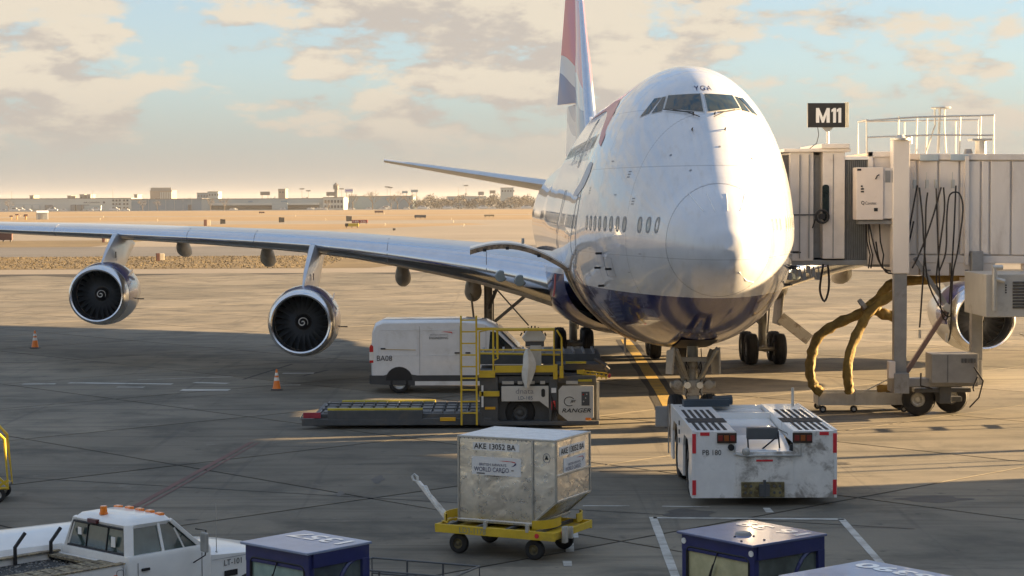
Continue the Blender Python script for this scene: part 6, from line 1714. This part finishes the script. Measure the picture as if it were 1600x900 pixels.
for a, c in ((26, 38), (39, 51), (52, 64)):
    x0, x1 = loc_(bwh, a), loc_(bwh, c)
    MB().bb(x0, x1, -.5, 0, 1.2, 4.9).build('dock_bay', M_bp, bwh); MB().bb(x0 + .3, x1 - .3, -.62, -.5, 1.5, 4.6).build('dock_door', M_bw, bwh)
for a, c in ((73, 84), (113, 120), (122, 130), (131, 141)): MB().bb(loc_(bwh, a), loc_(bwh, c), -3, 0, 0, 4.6).build('dock_bay', M_bg, bwh)
for a in (177, 182, 187, 194, 199):
    for z in (1.5, 4.2, 6.8): MB().bb(loc_(bwh, a), loc_(bwh, a + 3), -.3, 0, z, z + 1.4).build('window', M_win, bwh)
bbl, _, zt = bldg('warehouse', 'plain blue grey warehouse right of the white cargo building', 'building', 206, 316, 311.5, M_bb)
MB().bb(loc_(bbl, 295), loc_(bbl, 300), -.3, 0, 0, 4.2).build('door', M_bd, bbl)
for i in range(8): MB().bb(loc_(bbl, 206 + 13.5 * i), loc_(bbl, 206 + 13.5 * i) + .25, -.25, 0, 0, zt).build('wall_rib', M_bp, bbl)
bpl, _, zt = bldg('warehouse', 'pale green grey terminal shed with a long canopy, next to the blue warehouse', 'building', 316, 512, 311, M_bp)
MB().bb(loc_(bpl, 330), loc_(bpl, 500), -4, 0, 3.6, 5.2).build('canopy', M_bw, bpl); MB().bb(loc_(bpl, 330), loc_(bpl, 500), -.3, 0, .5, 3.4).build('window_band', M_bd, bpl)
for a, c in ((345, 352), (389, 396), (440, 450)): MB().bb(loc_(bpl, a), loc_(bpl, c), -.3, 0, zt - 2.4, zt - 1.2).build('wall_sign', M_bb, bpl)
MB().bb(loc_(bpl, 428), loc_(bpl, 452), -8, -4, 0, 5.0).build('porch', M_bp, bpl)
bof, _, zt = bldg('office_building', 'white office end block with rows of dark windows, before the trees', 'building', 506, 538, 309, M_bw, Y=1396)
for a in range(508, 536, 5):
    for z in (1.2, 5.0): MB().bb(loc_(bof, a), loc_(bof, a + 3.3), -.3, 0, z, z + 2.0).build('window', M_win, bof)
blr, _, zt = bldg('warehouse', 'big pale blue hangar half hidden behind bare trees', 'building', 546, 646, 307, M_bb, Y=1440)
bts, _, zt = bldg('office_tower', 'tan office block with columns rising above the blue warehouse', 'building', 236, 270, 298.5, M_bt, Y=1700, depth=25)
for i in range(7): MB().bb(loc_(bts, 252 + i * 2.7), loc_(bts, 253.3 + i * 2.7), -1, 0, 3, zt - 1).build('column', M_bw, bts)
MB().bb(loc_(bts, 237), loc_(bts, 269), -.5, .2, zt + .5, zt + 3).build('parapet', M_bg, bts)
for lbl, px0, px1, yt, m in (('dark blue flat roofed block behind the warehouses', 309, 326, 302, M_bb), ('pale blocky building beside the dark blue one', 326, 342, 300, M_bp),
                             ('brown square tower with a mast behind the pale shed', 436, 447, 296, M_bt), ('grey tower block standing over the dark trees', 783, 803, 294, M_bp),
                             ('pale low block on the skyline behind the dark trees', 700, 760, 307.5, M_bp), ('low brown rooftop block above the cargo building', 48, 54, 306, M_bt),
                             ('brown rooftop block with antennas above AIR CANADA', 107, 112, 306.5, M_bt), ('dark rooftop block right of the brown one', 126, 133, 304.5, M_bg),
                             ('slim dark rooftop block above the cargo docks', 138, 143, 304.5, M_bg), ('small grey rooftop block at the blue warehouse end', 211, 216, 304.5, M_bg)):
    t_, w_, zt = bldg('skyline_block', lbl, 'building', px0, px1, yt, m, Y=1650, depth=20)
    for i in range(max(1, int((px1 - px0) / 4))):
        MB().bb(-w_/2 + 1 + i * 2.4, -w_/2 + 2.2 + i * 2.4, -.2, 0, zt - 3.2, zt - 1.6).build('window', M_win, t_)
# tower with pointed roof
tt, w_, zt = bldg('water_tower', 'dark tower with a pointed roof beside the billboards', 'tower', 523.5, 528.5, 296, M_bg, Y=1640, depth=3)
MB().cyl((0, 1.5, zt), (0, 1.5, zt + 3.5), 2.4, 2.4, n=12).cyl((0, 1.5, zt + 3.5), (0, 1.5, zt + 6), 2.8, .1, n=12).build('tank', M_bd, tt)
# billboards
for lbl, px0, px1, y0_, y1_, m, tx in (('dark billboard above the pale shed', 408, 423, 299.5, 305, M_bd, None), ('dark billboard left of the pointed tower', 511, 526, 300, 306, M_bd, None),
                                     ('white billboard with purple lettering right of the pointed tower', 540, 553, 295, 301, mat('billboard_white', (.75, .73, .74), .6), 'p'),
                                     ('grey billboard left one of the pair over the trees', 629, 638, 298.5, 302, M_bb, None), ('grey billboard right one of the pair over the trees', 643, 654, 296.5, 300.5, M_bb, None),
                                     ('dark billboard over the dark wood, left of its twin', 748, 757, 299.5, 305, M_bg, None), ('brown billboard over the dark wood near the tower block', 766, 775, 297.5, 302.5, M_bt, None)):
    Y = 1620; t = thing('billboard', lbl, 'billboard', (FX((px0 + px1) / 2, Y), Y, 0), 0, 'billboards on the skyline')
    w = FX(px1, Y) - FX(px0, Y); z0, z1 = FZ(px0, y1_, Y), FZ(px0, y0_, Y)
    MB().bb(-w/2, w/2, 0, .5, z0, z1).build('panel', m, t)
    for s_ in (-.3, .3): MB().cyl((s_ * w, .3, 0), (s_ * w, .3, z1), .3, n=6).build('post', M_bg, t)
    if tx: MB().bb(-w * .42, w * .42, -.1, 0, (z0 + z1) / 2 - .5, (z0 + z1) / 2 + .7).build('print_band', mat('billboard_purple', (.30, .22, .55), .6), t)
# light masts
for lbl, px, yt in (('tall floodlight mast left of the blue hangar', 473, 296), ('second floodlight mast just right of the tall one', 483, 299), ('floodlight mast between shed and hangar', 535, 296), ('floodlight mast left of the billboard pair', 606, 293),
                    ('twin floodlight mast right beside it', 611, 294), ('thin mast over the dark wood', 717, 293), ('tall floodlight mast over the dark wood', 729, 291), ('thin mast above the white cargo building far left', 20, 298), ('thin mast over the AIR CANADA building', 146, 297), ('tall thin mast above the building end', 178, 293)):
    Y = 1560; t = thing('light_mast', lbl, 'light mast', (FX(px, Y), Y, 0), 0, 'floodlight masts on the skyline')
    z = FZ(px, yt, Y); MB().cyl((0, 0, 0), (0, 0, z), .22, .14, n=6).build('pole', M_bg, t)
    if 'thin' not in lbl: MB().bb(-1.9, 1.9, -.3, .3, z, z + .9).build('lamp_head', M_bg, t)
# parked vehicles along the building feet
M_v1 = mat('far_car_white', (.6, .6, .58), .5)
car0 = None
for i in range(34):
    px = random.choice([random.uniform(0, 206), random.uniform(320, 850), random.uniform(540, 720)]); Y = random.uniform(1382, 1390)
    if car0 is None:
        car0 = thing('parked_vehicle', 'tiny pale vehicle parked along the feet of the distant buildings', 'car', (FX(px), Y, 0), 0, 'vehicles parked at the distant buildings')
        MB().prism([(-2.3, .3), (-2.3, 1.0), (-1.6, 1.15), (-1.0, 1.65), (.9, 1.65), (1.5, 1.1), (2.3, .95), (2.3, .3)], -.9, .9, 'xz').build('body', M_v1, car0)
        MB().prism([(-.95, 1.15), (-.75, 1.55), (.8, 1.55), (1.2, 1.15)], -.92, -.88, 'xz').build('side_window', M_win, car0)
    else:
        c = copy_thing(car0); c.location = (FX(px), Y, 0); s_ = random.choice([1, 1, 1.6]); c.scale = (s_, 1, s_)
tr = thing('semi_trailer', 'pale blue semi trailer parked in front of the white cargo building', 'trailer', (FX(153), 1385, 0))
MB().bb(-6, 6, 0, 2.6, 1.1, 4.0).build('box', M_bp, tr)
for x in (-4, 4.5): MB().cyl((x, 0, .5), (x, .4, .5), .5, n=10).build('wheel', M_black, tr)

# ================================================================= TREES
def bare_tree(px, Y, h, seed, spread=1.0, label='', grp='bare trees before the distant buildings'):
    rnd = random.Random(seed)
    t = thing('bare_tree', label, 'tree', (FX(px, Y), Y, 0), 0, grp)
    tr_ = MB().cyl((0, 0, 0), (0, 0, h * .4), h * .030, h * .018, n=6)
    tw = MB()
    def br(p, d, L, r, lv):
        q = p + d * L
        (tr_ if lv < 2 else tw).cyl(p, q, r, r * .55, n=4 if lv else 5, cap=False)
        if lv >= 4: return
        for k in range(3 if lv < 3 else 4):
            nd = (d + Vector((rnd.uniform(-1, 1) * spread, rnd.uniform(-1, 1) * spread, rnd.uniform(-.15, .7))) * .8).normalized()
            br(p + d * L * rnd.uniform(.6, 1), nd, L * rnd.uniform(.62, .82), r * .55, lv + 1)
    for k in range(5):
        a = k * 1.256 + rnd.random(); br(Vector((0, 0, h * (.22 + .05 * k))), Vector((math.cos(a) * .8, math.sin(a) * .8, .9)).normalized(), h * .25, h * .013, 0)
    tr_.build('trunk', M_bark, t); tw.build('crown', M_bark, t)
    return t
M_bark = mat('bare_bark', (.13, .105, .085), .9)
for px, Y, h, sd, sp, lb in ((15, 1375, 9, 1, 1, 'pale bare tree at the far left end'), (224, 1376, 9, 2, 1.3, 'bare spreading tree before the left part of the blue warehouse'), (247, 1376, 8.5, 3, 1.3, 'wide bare tree before the middle of the blue warehouse'),
                         (330, 1376, 9.5, 4, 1, 'bare tree before the left end of the pale shed'), (352, 1376, 10, 5, 1, 'larger bare tree before the pale shed'), (514, 1376, 8, 6, 1, 'bare tree before the white office block'),
                         (552, 1376, 13, 7, 1, 'tall bare tree at the left end of the blue hangar'), (583, 1376, 15.5, 8, 1.2, 'largest bare tree before the blue hangar'), (612, 1378, 11, 9, 1, 'bare tree before the right half of the blue hangar'), (622, 1376, 13, 10, 1, 'bare tree at the right end of the blue hangar'), (640, 1376, 12, 11, 1.1, 'bare tree where the dark wood begins')):
    bare_tree(px, Y, h, sd, sp, lb)
# the far wood: tens of small twiggy clumps, one mass
def wood(px0, px1, Y, h0, n, seed, m, zb=0.0):
    rnd = random.Random(seed); k = MB()
    for i in range(n):
        px = rnd.uniform(px0, px1); y = Y + rnd.uniform(0, 60); x = FX(px, y)
        hh = h0 * (.72 + .28 * math.sin(px * .19 + seed) * math.sin(px * .053 + 1) + rnd.uniform(-.10, .22))
        z = zb + hh * rnd.random() ** .55
        s_ = rnd.uniform(.5, 1.3)
        a, b_ = rnd.uniform(0, 6.28), rnd.uniform(-.9, .9)
        d1 = Vector((math.cos(a), math.sin(a) * .5, b_)) * s_; d2 = Vector((-math.sin(a) * .6, math.cos(a), rnd.uniform(-.6, .6))) * s_ * .6
        p = Vector((x, y, z)); k.add([p - d1, p + d2, p + d1, p - d2], [(0, 1, 2, 3)])
    o = k.build('far_wood', m); o['kind'] = 'stuff'; o['label'] = 'dark leafless wood on the horizon'; return o
M_w1 = mat('wood_brown', (.10, .09, .075), .95, var=.5, vscale=.15); M_w2 = mat('wood_grey', (.13, .125, .11), .95, var=.4, vscale=.1)
wood(640, 1240, 1420, 9.0, 15000, 3, M_w1); wood(-150, 640, 1560, 8.6, 11000, 5, M_w2); wood(640, 900, 1700, 11, 5000, 8, M_w2); wood(1200, 1900, 1420, 9, 5000, 9, M_w1)
# low scrub on the near grass strip
k = MB(); rnd = random.Random(4)
for i in range(9000):
    x, y = rnd.uniform(-75, -19), rnd.uniform(189.5, 231.5); h = rnd.uniform(.03, .11); a = rnd.uniform(0, 3.14); w = rnd.uniform(.03, .1)
    k.add([(x - w * math.cos(a), y - w * math.sin(a), -.02), (x + w * math.cos(a), y + w * math.sin(a), -.02), (x + rnd.uniform(-.1, .1), y, h)], [(0, 1, 2)])
o = k.build('grass_tufts', mat('tuft_straw', (.12, .09, .045), .9, var=.4, vscale=2)); o['kind'] = 'stuff'; o['label'] = 'dry grass tufts on the strip beyond the apron'

# ================================================================= TERMINAL BUILDING (right of the view; it shades the near apron)
tm = thing('terminal_building', 'concourse building at the right that the boarding bridge leads to', 'building', (36, 50.8, 0))
MB().bb(0, 60, -130, 0, 0, 15).build('wall', M_bp, tm)
MB().bb(-.5, 60.5, -130.5, .5, 15, 15.6).build('roof', M_bg, tm)
for i in range(16): MB().bb(-.06, .02, -6.8 - i * 7.6, -.9 - i * 7.6, 5.2, 9.6).build('window', M_glass, tm)
for i in range(7): MB().bb(1.5 + i * 7.6, 7.4 + i * 7.6, -.02, .06, 5.2, 9.6).build('window', M_glass, tm)

for lb, x, y, r, h in (('thick unseen pole added for its shadow by the terminal corner', 32.0, 54.4, .20, 6.4), ('thin unseen post added for its shadow, nearest the terminal corner', 32.2, 52.8, .06, 6.0),
                      ('second thin unseen post added for its shadow by the terminal corner', 32.4, 52.1, .09, 6.0), ('thin unseen post added for its shadow, farthest from the terminal corner', 32.0, 61.4, .07, 6.2)):
    t = thing('shadow_pole', lb, 'pole', (x, y, 0), 0, 'added shadow poles beside the terminal corner')  # unseen poles added to throw long shadow streaks over the apron
    MB().cyl((0, 0, 0), (0, 0, h), r, r * .8, n=12).build('pole', M_lgrey, t); MB().cyl((0, 0, 0), (0, 0, .12), r * 2, n=12).build('base', M_grey, t)
tw_ = thing('terminal_building', 'gate lounge wing of the terminal that the photograph is taken from', 'building', (0, -1.6, 0))
MB().bb(-140, 35, -30, 0, 0, 4.2).bb(-140, 35, -30, 0, 9.4, 13).build('wall', M_bp, tw_)
MB().bb(-140.5, 35.5, -30.5, .4, 13, 13.6).build('roof', M_bg, tw_)
for i in range(29): MB().bb(-139.9 + i * 6, -134.2 + i * 6, -.1, -.02, 4.2, 9.4).build('window', M_glass, tw_)
for i in range(29): MB().bb(-134.2 + i * 6, -133.9 + i * 6, -.6, .12, 4.2, 9.4).build('mullion', M_bw, tw_)

# ================================================================= HAZE
hz_mat = bpy.data.materials.new('haze_air'); hz_mat.use_nodes = True
t_ = hz_mat.node_tree; t_.nodes.clear()
q = NB(t_); pv = q.n('ShaderNodeVolumePrincipled', ins={'Color': (.70, .70, .72, 1), 'Density': .00009, 'Anisotropy': .2})
q.n('ShaderNodeOutputMaterial', ins={'Volume': pv.outputs[0]})
USE_HAZE = True
if USE_HAZE:
    hb_ = MB().bb(-4200, 4200, -310, 8100, -1.2, 34).build('haze', hz_mat); hb_['kind'] = 'stuff'
